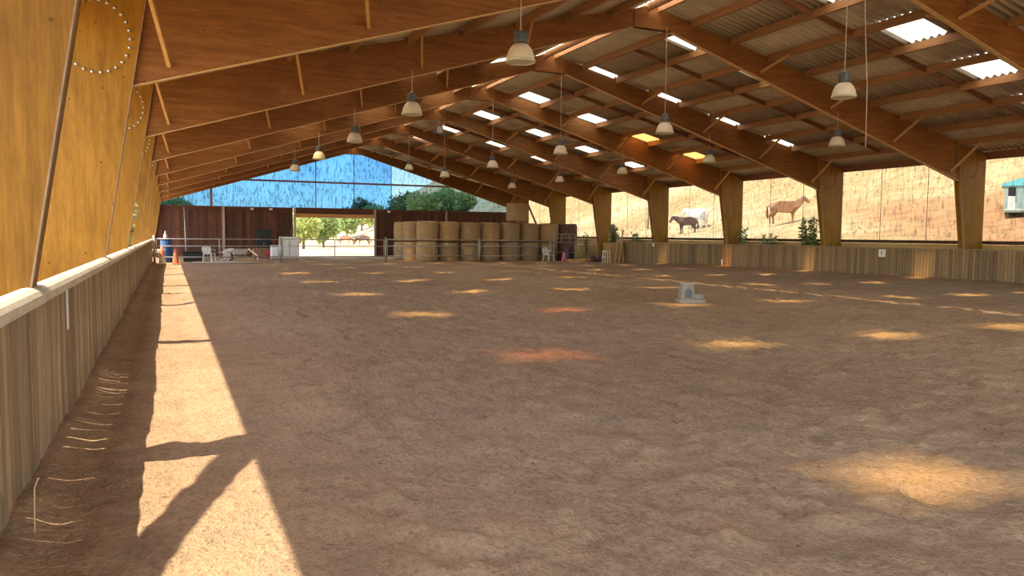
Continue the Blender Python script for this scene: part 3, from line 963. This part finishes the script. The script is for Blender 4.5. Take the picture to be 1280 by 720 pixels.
b = MB(); b.lathe([(0.295, 1.20), (0.31, 1.21), (0.31, 1.25), (0.29, 1.26)], 20); b.build('lid_ring', M['black'], root, True)
root = empty('spray_bottle', (-0.14, 45.15, fz(-0.1, 45.2)+1.27)); tag(root, 'white bottle standing on the blue barrel', 'bottle')
b = MB(); b.lathe([(0.0, 0.0), (0.09, 0.0), (0.10, 0.03), (0.09, 0.20), (0.04, 0.30), (0.03, 0.36)], 14); b.build('body', M['whiteplastic'], root, True)
b = MB(); b.lathe([(0.036, 0.36), (0.036, 0.42), (0.0, 0.43)], 12); b.build('cap', M['white'], root, True)
root = empty('black_tub', at(1.25, 46.0)); tag(root, 'black rectangular tub on the ground in the far left corner', 'tub')
b = MB(); b.prism([(-0.50, 0.0), (0.50, 0.0), (0.58, 0.52), (-0.58, 0.52)], -0.35, 0.35); b.build('body', M['black'], root, bevel=0.03)
b = MB(); b.box(-0.61, 0.61, -0.38, 0.38, 0.52, 0.56); b.build('lid', M['black'], root, bevel=0.01)

def garden_chair(name, loc, rot, label):
    root = empty(name, loc); root.rotation_euler = rot
    tag(root, label, 'chair', 'white plastic garden chairs')
    b = MB(); b.box(-0.23, 0.23, -0.22, 0.22, 0.40, 0.435); b.build('seat', M['whiteplastic'], root, bevel=0.012)
    br = MB()
    for x in (-0.17, -0.085, 0.0, 0.085, 0.17):
        s_ = MB(); s_.bar((x, 0.215, 0.43), (x*1.05, 0.30, 0.80), 0.05, 0.018); s_.build('back_slat', M['whiteplastic'], root)
    b = MB(); b.tube([(-0.24, 0.21, 0.42), (-0.245, 0.29, 0.72), (-0.17, 0.31, 0.83), (0, 0.315, 0.86), (0.17, 0.31, 0.83), (0.245, 0.29, 0.72), (0.24, 0.21, 0.42)], 0.024, 8); b.build('back_frame', M['whiteplastic'], root, True)
    for x in (-1, 1):
        b = MB(); b.tube([(x*0.245, 0.27, 0.64), (x*0.26, 0.0, 0.65), (x*0.25, -0.20, 0.62), (x*0.235, -0.22, 0.42)], 0.022, 8); b.build('armrest', M['whiteplastic'], root, True)
        for y in (-1, 1):
            b = MB(); b.bar((x*0.21, y*0.19, 0.42), (x*0.25, y*0.24, 0.0), 0.05, 0.03); b.build('leg', M['whiteplastic'], root)
    return root
garden_chair('garden_chair', at(2.05, 45.6), (0, 0, 2.6), 'white plastic garden chair beside the black tub, far left corner')
garden_chair('garden_chair', (2.75, 45.9, fz(2.7, 45.9)+0.26), (math.radians(80), 0, 0.6), 'white plastic garden chair tipped on its back, far left corner')
garden_chair('garden_chair', at(21.35, 42.35), (0, 0, 0.35), 'white plastic garden chair in front of the brown bales')
root = empty('wheelbarrow', at(3.75, 47.0)); tag(root, 'grey wheelbarrow tray among the clutter at the far left', 'wheelbarrow')
b = MB(); b.prism([(-0.38, 0.35), (0.30, 0.35), (0.52, 0.68), (-0.50, 0.68)], -0.30, 0.30); b.build('tray', M['steel'], root, bevel=0.03)
b = MB(); b.lathe([(0.0, -0.04), (0.15, -0.04), (0.19, -0.03), (0.19, 0.03), (0.15, 0.04), (0.0, 0.04)], 16); b.v = [(x-0.5, z, y+0.19) for x, y, z in b.v]; b.build('wheel', M['black'], root, True)
for s in (-1, 1):
    b = MB(); b.tube([(-0.5, s*0.06, 0.19), (0.2, s*0.26, 0.36), (0.9, s*0.30, 0.58)], 0.018, 6); b.build('handle', M['steel'], root, True)
    b = MB(); b.tube([(0.25, s*0.25, 0.36), (0.36, s*0.26, 0.0)], 0.016, 6); b.build('leg', M['steel'], root)
b = MB(); b.tube([(4.05, 45.0, 0.62), (4.5, 45.0, 0.24)], 0.04, 8)
b.tube([(4.5, 45.0, 0.24), (4.55, 45.0, 0.0)], 0.03, 8)
tag(b.build('leaning_prop', M['whiteplastic']), 'short pale slanting prop left of the cardboard box', 'pole')
root = empty('cardboard_box', at(5.3, 50.6)); tag(root, 'brown cardboard box left of the black stand-in cabinet', 'box')
b = MB(); b.box(-0.48, 0.48, -0.35, 0.35, 0, 0.62); b.build('body', M['carton'], root, bevel=0.01)
for s in (-1, 1):
    b = MB(); b.bar((0, s*0.35, 0.63), (0, s*0.12, 0.655), 0.94, 0.012, up=(0, 0, 1)); b.build('flap', M['carton'], root)
root = empty('cabinet_stand_in', at(5.62, 51.9)); tag(root, 'tall black cabinet standing in for a dark panel of the board wall', 'cabinet')
b = MB(); b.box(-0.46, 0.46, -0.3, 0.3, 0, 1.86); b.build('body', M['black'], root, bevel=0.015)  # cabinet body and doors stand in for a dark panel of the wall
for s in (-1, 1):
    b = MB(); b.box(s*0.23-0.215, s*0.23+0.215, -0.325, -0.305, 0.06, 1.80); d = b.build('door', M['black'], root)
    b = MB(); b.box(s*0.05-0.012, s*0.05+0.012, -0.345, -0.325, 0.85, 1.0); b.build('handle', M['steel'], d)
root = empty('red_bin', at(5.75, 49.85)); tag(root, 'small red bin in front of the black stand-in cabinet', 'bin')
b = MB(); b.lathe([(0.0, 0.0), (0.20, 0.0), (0.25, 0.48), (0.27, 0.50), (0.23, 0.50), (0.0, 0.46)], 16); b.build('body', M['red'], root, True)
b = MB(); b.tube([(-0.25, 0, 0.47), (-0.15, -0.02, 0.62), (0.15, -0.02, 0.62), (0.25, 0, 0.47)], 0.012, 6); b.build('handle', M['black'], root)
def fridge(x, y, w, h, label, doors, name):
    root = empty(name, at(x, y)); tag(root, label, 'fridge', 'white appliances by the doorway')
    b = MB(); b.box(-w/2, w/2, -0.30, 0.30, 0.04, h); b.build('body', M['white'], root, bevel=0.02)
    for i in range(doors):
        a = -w/2+w*i/doors+0.012; c = -w/2+w*(i+1)/doors-0.012
        b = MB(); b.box(a, c, -0.345, -0.305, 0.08, h-0.02); d = b.build('door', M['white'], root, bevel=0.008)
        b = MB(); b.box(c-0.06, c-0.03, -0.375, -0.345, h*0.55, h*0.8); b.build('handle', M['steel'], d)
    for s in (-1, 1):
        b = MB(); b.box(s*(w/2-0.08)-0.03, s*(w/2-0.08)+0.03, -0.27, 0.27, 0, 0.04); b.build('foot', M['black'], root)
fridge(6.02, 49.2, 0.58, 0.86, 'small white fridge, left of the tall white double cabinet', 1, 'small_fridge')
fridge(6.72, 48.4, 1.10, 1.36, 'tall white double cabinet left of the bright doorway', 2, 'white_cabinet')
b = MB()
for k in range(4):
    b.tube([(7.66+0.09*math.sin(t*0.785), GY-0.10-0.015*k, 1.55+0.17*math.cos(t*0.785)) for t in range(9)], 0.014, 6, False)
tag(b.build('rope_coil', M['yellow'], smooth=True), 'yellow rope coil hung on the board wall beside the doorway', 'rope')
b = MB(); b.tube([(1.1, 41.9, fz(1.1, 41.9)+0.055), (5.1, 42.1, fz(5.1, 42.1)+0.055)], 0.05, 10)
tag(b.build('jump_pole', M['cap'], smooth=True), 'pale jumping pole lying on the sand before the left gate', 'pole', 'poles')
b = MB(); b.tube([(0.9, 46.8, 0.0), (0.86, 47.6, 2.9)], 0.025, 6)
tag(b.build('leaning_stick', M['steel'], smooth=True), 'thin pole propped upright against the dark board wall', 'pole', 'poles')

# ------------------------------------------------------------------ clutter: far right corner
root = empty('hay_rack', at(22.75, 42.9)); tag(root, 'low galvanised hay rack in front of the dark bale', 'hay rack')
for z in (0.55, 1.15, 1.45, 1.68):
    b = MB(); b.tube([(-0.75, 0, z), (0.75, 0, z)], 0.024, 8); b.build('rail', M['steel'], root)
for x in (-0.75, -0.25, 0.35, 0.75):
    b = MB(); b.tube([(x, 0, 0.0 if abs(x) > 0.5 else 1.15), (x, 0, 1.68)], 0.022, 8); b.build('upright', M['steel'], root)
root = empty('pink_cone', at(21.75, 41.1)); tag(root, 'pink traffic cone at the right end of the gates', 'traffic cone', 'traffic cones')
b = MB(); b.lathe([(0.0, 0.045), (0.16, 0.04), (0.05, 0.58), (0.03, 0.60), (0.0, 0.60)], 18); b.build('body', M['pink'], root, True)
b = MB(); b.box(-0.2, 0.2, -0.2, 0.2, 0, 0.04); b.build('base', M['pink'], root)
root = empty('feed_sack', at(22.35, 41.9)); tag(root, 'dark purple sack slumped before the hay rack', 'sack', 'purple sacks')
def sack(root, w, h, seed):
    r_ = random.Random(seed); b = MB()
    b.lathe([(0.0, 0.0), (w*0.9, 0.0), (w*1.05, h*0.2), (w, h*0.5), (w*0.75, h*0.8), (w*0.35, h*0.95), (0.0, h)], 16)
    p1, p2 = r_.uniform(0, 6), r_.uniform(0, 6)
    b.v = [(x*(1+0.12*math.sin(3*math.atan2(y, x)+p1+z*6)), y*(0.8+0.12*math.sin(2*math.atan2(y, x)+p2)), z*(1+0.08*math.sin(5*x+p1))) for x, y, z in b.v]
    b.build('body', M['purple'], root, True)
    b = MB(); b.lathe([(w*0.22, h*0.93), (w*0.12, h*1.0), (w*0.24, h*1.09)], 10); b.build('neck', M['purple'], root, True)
sack(root, 0.20, 0.85, 3)
for i, (x, y_, w) in enumerate(((23.22, 40.2, 'left'), (23.84, 40.35, 'right'))):
    root = empty('feed_sack', at(x, y_)); tag(root, 'dull purple sack before the board panel, %s of two' % w, 'sack', 'purple sacks'); sack(root, 0.24, 0.36, 7+i)
lm = MB(); lm.tube([(-0.22, 0, 0), (-0.1, 0, 0.005), (0.1, 0, 0.005), (0.22, 0, 0)], [0.085, 0.095, 0.095, 0.085], 10)
lmesh = lm.mesh('split_log', M['log'], False)
lw = ['leftmost', 'second from left', 'third from left', 'middle', 'fifth from left', 'second from right', 'rightmost']
for i in range(7):
    x = 22.12+i*0.23; y_ = 41.2+0.06*(i % 2)
    o = inst('split_log', lmesh, None, (x, y_, fz(x, y_)+0.085), (0, 0, 1.57+random.uniform(-0.08, 0.08)))
    tag(o, 'pale cut log in the low row before the jump stands, '+lw[i], 'log', 'cut logs on the sand')
for i, (x, w) in enumerate(((23.05, 'left'), (23.45, 'right'))):
    root = empty('jump_stand', at(x, 42.0)); tag(root, 'faded green jump stand before the parapet, %s of two' % w, 'jump stand', 'jump stands')
    b = MB(); b.box(-0.07, 0.07, -0.05, 0.05, 0.05, 1.0); b.build('post', M['greenpaint'], root, bevel=0.008)
    b = MB(); b.box(-0.11, 0.11, -0.30, 0.30, 0, 0.08); b.build('foot', M['greenpaint'], root)
    for z in (0.35, 0.6, 0.85):
        b = MB(); b.box(-0.03, 0.03, -0.10, -0.05, z, z+0.04); b.build('cup', M['steel'], root)
tm = MB(); tm.lathe([(0.14, 0.0), (0.27, 0.0), (0.31, 0.05), (0.31, 0.13), (0.27, 0.18), (0.14, 0.18), (0.12, 0.09), (0.14, 0.0)], 20)
tmesh = tm.mesh('tyre', M['black'], True)
for i, w in enumerate(('bottom', 'second', 'third', 'top')):
    o = inst('tyre', tmesh, None, (23.25, 43.36, fz(23.3, 43.3)+i*0.185)); tag(o, 'black tyre in the stack behind the jump stands, %s one' % w, 'tyre', 'stacked tyres')
root = empty('white_stool', at(22.85, 38.0)); root.location.z += 0.0
tag(root, 'small white stool before the board panel', 'stool')
b = MB(); b.box(-0.19, 0.19, -0.16, 0.16, 0.66, 0.70); b.build('seat', M['whiteplastic'], root, bevel=0.01)
for sx in (-1, 1):
    for sy in (-1, 1):
        b = MB(); b.bar((sx*0.14, sy*0.12, 0.66), (sx*0.18, sy*0.15, 0.0), 0.03, 0.03); b.build('leg', M['whiteplastic'], root)
    b = MB(); b.bar((sx*0.155, -0.13, 0.35), (sx*0.155, 0.13, 0.35), 0.025, 0.025); b.build('stretcher', M['whiteplastic'], root)
for i, (x0, x1, zt, w) in enumerate(((23.40, 23.82, 1.50, 'left'), (23.66, 24.16, 1.85, 'middle'), (23.98, 24.12, 1.2, 'right'))):
    b = MB(); b.tube([(x0, 37.95, fz(x0, 38)-0.02), (x1, 38.34, zt)], 0.048, 8)
    tag(b.build('leaning_pole', M['pole'], smooth=True), 'bare wooden pole leaning on the board panel, %s of three' % w, 'pole', 'leaning poles')

# ------------------------------------------------------------------ plants
def leaf_quad(b, p, d, size, rr, n=None):
    d = Vector(d).normalized()
    s = d.cross(Vector((rr.uniform(-1, 1), rr.uniform(-1, 1), rr.uniform(-1, 1)))).normalized()
    up = s.cross(d).normalized()*size*0.12
    p = Vector(p)
    w = size*0.27
    b.add([p, p+d*size*0.5+s*w+up, p+d*size, p+d*size*0.5-s*w+up], [(0, 1, 2), (0, 2, 3)])
def shrub(name, loc, h, spread, nstem, nleaf, size, mat, label, seed, group='shrubs growing at the hall edge', lean=0.0):
    rr = random.Random(seed)
    root = empty(name, loc); tag(root, label, 'plant', group)
    L = MB()
    for i in range(nstem):
        a = rr.uniform(0, 6.28); ln = h*rr.uniform(0.6, 1.0)
        tip = Vector((lean+math.cos(a)*min(spread, 0.26)*rr.uniform(0.2, 1), math.sin(a)*spread*rr.uniform(0.2, 1), ln))
        mid = Vector((tip.x*0.35, tip.y*0.35, ln*0.55))
        b = MB(); b.tube([(0, 0, 0), mid, tip], [0.012, 0.009, 0.004], 5); b.build('stem', M['bark'], root)
        for k in range(nleaf):
            t = rr.uniform(0.25, 1.0)
            p = (mid*(2*t) if t < 0.5 else mid+(tip-mid)*(2*t-1))
            leaf_quad(L, p, (rr.uniform(-1, 1), rr.uniform(-1, 1), rr.uniform(-0.6, 0.9)), size*rr.uniform(0.6, 1.2), rr)
    o = L.build('foliage', M[mat], root); o['kind'] = 'stuff'
    return root
shrub('leafy_shrub', (24.85, 24.7, 0.1), 2.30, 0.62, 18, 44, 0.19, 'leaf', 'tall leafy shrub left of the fourth right post', 1)
shrub('leafy_shrub', (24.75, 27.0, 0.1), 1.6, 0.62, 14, 34, 0.17, 'leaf', 'low leafy shrub midway between two right posts', 2)
shrub('leafy_shrub', (24.78, 28.8, 0.1), 2.1, 0.40, 7, 22, 0.17, 'leaf', 'sparse leafy shrub right of the fifth right post', 3)
shrub('leafy_shrub', (-1.10, 20.4, 0.0), 2.5, 0.40, 14, 46, 0.17, 'leaf_pale', 'sunlit leafy climber between the left posts', 4, lean=0.24)
shrub('leafy_shrub', (24.0, 39.2, 0.0), 2.35, 0.34, 14, 50, 0.20, 'leaf', 'dark bushy shrub behind the board panel', 5)
shrub('leafy_shrub', (24.72, 37.9, 0.1), 1.70, 0.40, 12, 30, 0.18, 'leaf', 'spreading shrub behind the leaning poles', 6)
shrub('leafy_shrub', (23.7, 41.8, 0.0), 1.75, 0.45, 6, 14, 0.16, 'leaf', 'thin shrub right of the jump stands', 8)
b = MB(); b.tube([(-0.62, 4.26, 0.03), (-0.615, 4.265, 0.26), (-0.60, 4.29, 0.30)], 0.004, 5)
tag(b.build('straw_stalk', M['drygrass2']), 'single dry stalk standing at the foot of the left kick wall', 'stalk')

# ------------------------------------------------------------------ trees outside
def tree(name, x, y, h, crown_r, mat, label, seed, crown_h=None, nblob=26, per=150, leaf=0.5, cone_=False, base=None):
    rr = random.Random(seed)
    z0 = gz(x, y)-0.1
    root = empty(name, (x, y, z0)); tag(root, label, 'tree', 'trees beyond the hall')
    b = MB(); b.tube([(0, 0, 0), (0.05*h*rr.uniform(-1, 1), 0, h*0.4), (0, 0, h*0.85)], [0.035*h, 0.025*h, 0.008*h], 8); b.build('trunk', M['bark'], root, True)
    L = MB(); crown_h = crown_h or h*0.75
    zc = h-crown_h/2
    for i in range(nblob):
        while True:
            p = Vector((rr.uniform(-1, 1), rr.uniform(-1, 1), rr.uniform(-1, 1)))
            if p.length < 1: break
        if cone_:
            t = rr.random(); k = (1-t)*crown_r; a = rr.uniform(0, 6.28)
            c = Vector((k*math.cos(a)*rr.random(), k*math.sin(a)*rr.random(), h-crown_h+t*crown_h)); br = 0.45*crown_r*(1-t)+0.3
        else:
            c = Vector((p.x*crown_r*0.75, p.y*crown_r*0.75, zc+p.z*crown_h*0.40)); br = crown_r*rr.uniform(0.28, 0.45)
        for k in range(per):
            d = Vector((rr.gauss(0, 1), rr.gauss(0, 1), rr.gauss(0, 1))).normalized()
            leaf_quad(L, c+d*br*rr.uniform(0.55, 1.0), d+Vector((0, 0, -0.2)), leaf*rr.uniform(0.6, 1.2), rr)
    o = L.build('crown', M[mat], root); o['kind'] = 'stuff'
def polar(az, r): return r*math.sin(math.radians(az)), r*math.cos(math.radians(az))
tree_list = [
 (8.9, 100, 5.0, 2.6, 'tree_b', 'rounded green tree at the left of the bright doorway'),
 (10.3, 108, 4.8, 2.4, 'tree_a', 'rounded tree second from the left in the doorway'),
 (11.9, 150, 5.6, 3.2, 'tree_a', 'tree in the middle of the bright doorway'),
 (13.0, 165, 6.6, 3.0, 'tree_c', 'dark tree right of the doorway middle, behind the lighter ones'),
 (14.1, 150, 3.6, 3.6, 'tree_b', 'low yellow-green bush at the right of the doorway'),
 (16.2, 122, 6.6, 2.9, 'tree_c', 'dark tree seen through the gable net, leftmost of the clump'),
 (17.5, 116, 6.0, 3.0, 'tree_b', 'yellow-green tree seen through the gable net, middle of the clump'),
 (18.7, 118, 5.0, 3.2, 'tree_a', 'green tree seen through the gable net, right of the clump'),
 (19.9, 120, 3.2, 3.0, 'tree_b', 'low bush at the right end of the clump on the hillside'),
 (0.2, 78, 5.4, 2.0, 'tree_b', 'pale tree peeping over the far left end of the board wall'),
]
for i, (az, r, h, cr, mt_, lb) in enumerate(tree_list):
    x, y = polar(az, r)
    tree('pasture_tree', x, y, h, cr, mt_, lb, 50+i, leaf=0.55, nblob=22, per=130)

# ------------------------------------------------------------------ dry grass tufts on the pasture
def tufts(name, mat, label, seed, n, hmin, hmax, zones):
    rr = random.Random(seed); b = MB()
    for i in range(n):
        x0, x1, y0, y1 = rr.choice(zones)
        x, y = rr.uniform(x0, x1), rr.uniform(y0, y1)
        if float(vnoise(np.array([x*0.12+seed]), np.array([y*0.12]))[0]) < 0.05: continue
        z = gz(x, y)
        for k in range(3):
            a = rr.uniform(0, 6.28); h = rr.uniform(hmin, hmax); w = 0.05+h*0.05
            dx, dy = math.cos(a)*w, math.sin(a)*w
            lx, ly = rr.uniform(-0.3, 0.3)*h, rr.uniform(-0.3, 0.3)*h
            b.add([(x-dx, y-dy, z-0.05), (x+dx, y+dy, z-0.05), (x+lx, y+ly, z+h)], [(0, 1, 2)])
    o = b.build(name, M[mat]); tag(o, label, 'grass', kind='stuff')
tufts('dry_grass', 'drygrass', 'russet weed stalks scattered on the dry slope', 11, 2500, 0.12, 0.32, [(40, 90, 15, 110), (30, 60, 60, 110)])
tufts('straw_grass', 'drygrass2', 'pale straw stubble on the dry slope', 12, 5000, 0.06, 0.15, [(27.5, 60, 10, 90)])

# ------------------------------------------------------------------ horses
def horse(name, loc, heading, mat, manemat, label, pose='stand', scale=1.0):
    """one skinned body; mane, tail and hooves are its parts. Built facing +X."""
    root = empty(name, loc, heading); root.scale = (scale,)*3
    tag(root, label, 'horse', 'horses on the pasture')
    V, E_, R = [], [], []
    def v(p, r, parent=None):
        V.append(p); r = r if isinstance(r, tuple) else (r, r); k_ = 1.12 if p[2] > 0.6 else 1.12; R.append((r[0]*k_, r[1]*k_))
        if parent is not None: E_.append((parent, len(V)-1))
        return len(V)-1
    barrel = v((-0.05, 0, 1.12), (0.30, 0.33))
    loin = v((-0.42, 0, 1.17), (0.27, 0.29), barrel)
    croup = v((-0.72, 0, 1.18), (0.26, 0.28), loin)
    dock = v((-0.92, 0, 1.14), (0.16, 0.19), croup)
    girth = v((0.32, 0, 1.12), (0.29, 0.34), barrel)
    chest = v((0.60, 0, 1.16), (0.23, 0.30), girth)
    if pose == 'graze':
        n1 = v((0.88, 0, 1.02), (0.13, 0.20), chest); n2 = v((1.10, 0, 0.72), (0.10, 0.15), n1); poll = v((1.26, 0, 0.46), (0.09, 0.12), n2)
        face = v((1.30, 0, 0.28), (0.085, 0.10), poll); muz = v((1.32, 0, 0.08), (0.06, 0.065), face)
    elif pose == 'low':
        n1 = v((0.86, 0, 1.28), (0.13, 0.20), chest); n2 = v((1.12, 0, 1.38), (0.10, 0.15), n1); poll = v((1.34, 0, 1.42), (0.09, 0.12), n2)
        face = v((1.46, 0, 1.24), (0.085, 0.10), poll); muz = v((1.60, 0, 0.98), (0.06, 0.065), face)
    else:
        n1 = v((0.78, 0, 1.36), (0.13, 0.22), chest); n2 = v((0.95, 0, 1.52), (0.11, 0.16), n1); poll = v((1.13, 0, 1.66), (0.085, 0.11), n2)
        face = v((1.26, 0, 1.58), (0.085, 0.11), poll); muz = v((1.48, 0, 1.40), (0.06, 0.065), face)
    for s in (-1, 1):
        a = v((0.50, s*0.15, 0.98), (0.14, 0.15), chest)
        k1 = v((0.48, s*0.16, 0.74), (0.075, 0.085), a); k2 = v((0.49, s*0.16, 0.52), (0.055, 0.06), k1); k3 = v((0.47, s*0.16, 0.30), (0.038, 0.042), k2)
        k4 = v((0.48, s*0.16, 0.12), (0.045, 0.05), k3); v((0.51, s*0.16, 0.05), (0.052, 0.055), k4)
        st_ = 0.10*s if pose != 'graze' else 0.05*s
        h0 = v((-0.70, s*0.16, 0.98), (0.18, 0.21), croup)
        h1 = v((-0.66+st_*0.3, s*0.17, 0.78), (0.12, 0.14), h0); h2 = v((-0.84+st_, s*0.16, 0.52), (0.060, 0.072), h1)
        h3 = v((-0.80+st_, s*0.16, 0.28), (0.040, 0.045), h2); h4 = v((-0.79+st_, s*0.16, 0.12), (0.047, 0.05), h3); v((-0.76+st_, s*0.16, 0.05), (0.052, 0.055), h4)
    me = bpy.data.meshes.new('body'); me.from_pydata(V, E_, []); me.materials.append(mat)
    o = bpy.data.objects.new('body', me); col.objects.link(o); o.parent = root
    sk = o.modifiers.new('skin', 'SKIN'); sk.use_smooth_shade = True
    for i, sv in enumerate(me.skin_vertices[0].data):
        sv.radius = (R[i][0], R[i][1]); sv.use_root = (i == 0)
    rmd = o.modifiers.new('remesh', 'REMESH'); rmd.mode = 'VOXEL'; rmd.voxel_size = 0.03; rmd.use_smooth_shade = True
    smd = o.modifiers.new('smooth', 'SMOOTH'); smd.iterations = 8; smd.factor = 0.5
    P, Nk = Vector(V[poll]), Vector(V[n1])
    for s in (-1, 1):
        b = MB(); q = P+Vector((0.0, s*0.055, 0.08)); b.lathe([(0.035, -0.03), (0.03, 0.03), (0.0, 0.12)], 8, q); b.build('ear', mat, root, True)
    b = MB()
    pts = [P+Vector((0.06, 0, 0.10)), P+Vector((-0.05, 0, 0.11)), Vector(V[n2])+Vector((-0.10, 0, 0.13)), Nk+Vector((-0.12, 0, 0.17)), Vector(V[chest])+Vector((-0.10, 0, 0.27))]
    b.tube(pts, [0.03, 0.05, 0.06, 0.055, 0.02], 8); b.build('mane', manemat, root, True)
    b = MB(); b.tube([(-0.98, 0, 1.22), (-1.08, 0, 1.10), (-1.10, 0.02, 0.85), (-1.07, 0.02, 0.55), (-1.05, 0.02, 0.36)], [0.04, 0.06, 0.085, 0.075, 0.02], 8); b.build('tail', manemat, root, True)
    return root
hm = {k: plain(k+' horse coat', c, 0.55, 0.15, 3) for k, c in {'chestnut': (0.33, 0.155, 0.075), 'dark': (0.12, 0.065, 0.05), 'grey': (0.80, 0.78, 0.76), 'pale': (0.62, 0.52, 0.45), 'chest2': (0.26, 0.12, 0.06), 'bay': (0.16, 0.09, 0.06)}.items()}
def onground(az, r):
    x, y = polar(az, r); return (x, y, gz(x, y)-0.03)
def face_right(az): return -math.radians(az)
horse('standing_horse', onground(43.45, 45.3), face_right(43.6), hm['chestnut'], hm['chest2'], 'chestnut horse standing on the dry slope, head up to the right', 'stand', 0.86)
horse('standing_horse', onground(36.75, 50.3), math.pi+face_right(36.75)+0.45, hm['dark'], hm['bay'], 'dark brown horse facing left in front of the white one', 'low', 0.72)
horse('standing_horse', onground(37.45, 52.6), math.pi+face_right(37.6)-0.85, hm['grey'], hm['pale'], 'white horse behind the dark brown one', 'low', 0.90)
horse('grazing_horse', onground(13.1, 112), math.pi+face_right(13.0), hm['dark'], hm['bay'], 'dark horse grazing at the right of the bright doorway', 'graze')
horse('grazing_horse', onground(11.85, 122), face_right(12.0), hm['chestnut'], hm['chest2'], 'brown horse grazing in the middle of the bright doorway', 'graze')

# ------------------------------------------------------------------ horse trailer on the slope
tx, ty = polar(57.25, 38.5)
root = empty('horse_trailer', (tx, ty, gz(tx, ty)-0.05), -math.radians(57.0))
root.scale = (0.86,)*3
tag(root, 'grey-teal trailer with a rounded turquoise roof at the right edge', 'trailer')
W, L_, H_ = 1.9, 2.4, 1.45
b = MB(); b.box(-0.6, L_-0.6, -W/2, W/2, 0.18, H_); body = b.build('body', M['teal'], root, bevel=0.03)
arc = [(-0.75, H_-0.02)]+[(-0.75+(L_+0.3)*t/10, H_+0.05+0.34*math.sin(math.pi*min(1, t/10+0.03))) for t in range(0, 11)]+[(L_-0.45, H_-0.02)]
b = MB(); b.prism(arc, -W/2-0.06, W/2+0.06); b.build('roof', M['turq'], root)
b = MB(); b.box(-0.46, -0.16, -W/2-0.012, -W/2+0.02, 0.95, H_-0.08); b.build('opening_shade', M['black'], root)  # black panel paints the dark inside of a doorway on the closed body
b = MB(); b.box(-0.46, -0.16, -W/2-0.020, -W/2+0.02, 0.30, 0.95); b.build('door_panel', M['whiteplastic'], root)
b = MB(); b.box(0.42, 0.75, -W/2-0.012, -W/2+0.02, 0.75, H_-0.10); b.build('opening_shade', M['black'], root)  # second black panel painting a dark interior
b = MB(); b.box(-0.58, L_-0.62, -W/2-0.02, -W/2+0.01, 0.28, 0.33); b.build('trim_strip', M['whiteplastic'], root)
for s in (-1, 1):
    for x in (0.3, 1.2):
        b = MB(); b.lathe([(0.0, -0.09), (0.2, -0.09), (0.27, -0.07), (0.27, 0.07), (0.2, 0.09), (0.0, 0.09)], 18); b.v = [(x_+x, z_+s*0.80, y_+0.27) for x_, y_, z_ in b.v]; b.build('wheel', M['black'], root, True)
# fence posts on the slope
for i, (az, r) in enumerate(((34.0, 58), (47.5, 62), (50.3, 60), (55.5, 66), (58.5, 68))):
    x, y, z = onground(az, r)
    b = MB(); b.tube([(0, 0, -0.2), (0.03, 0, 1.6)], 0.05, 7)
    tag(b.build('fence_post', M['bark'], None, True, (x, y, z)), 'thin wooden fence post on the dry slope, %s from the left' % ordn[i].replace('nearest', 'first').replace('last', 'fifth'), 'post', 'fence posts on the slope')

# loudspeaker under the ridge
root = empty('loudspeaker', (11.82, fr(6)-0.30, 6.24)); tag(root, 'small dark loudspeaker hung under the ridge of the sixth frame', 'loudspeaker')
b = MB(); b.box(-0.17, 0.17, -0.14, 0.14, 0, 0.40); b.build('cabinet', M['darkgrey'], root, bevel=0.015)
b = MB(); b.box(-0.14, 0.14, -0.150, -0.141, 0.04, 0.36); b.build('grille', M['steel'], root)
b = MB(); b.tube([(0, 0, 0.40), (0, 0.0, 0.66)], 0.02, 6); b.build('bracket', M['steel'], root)
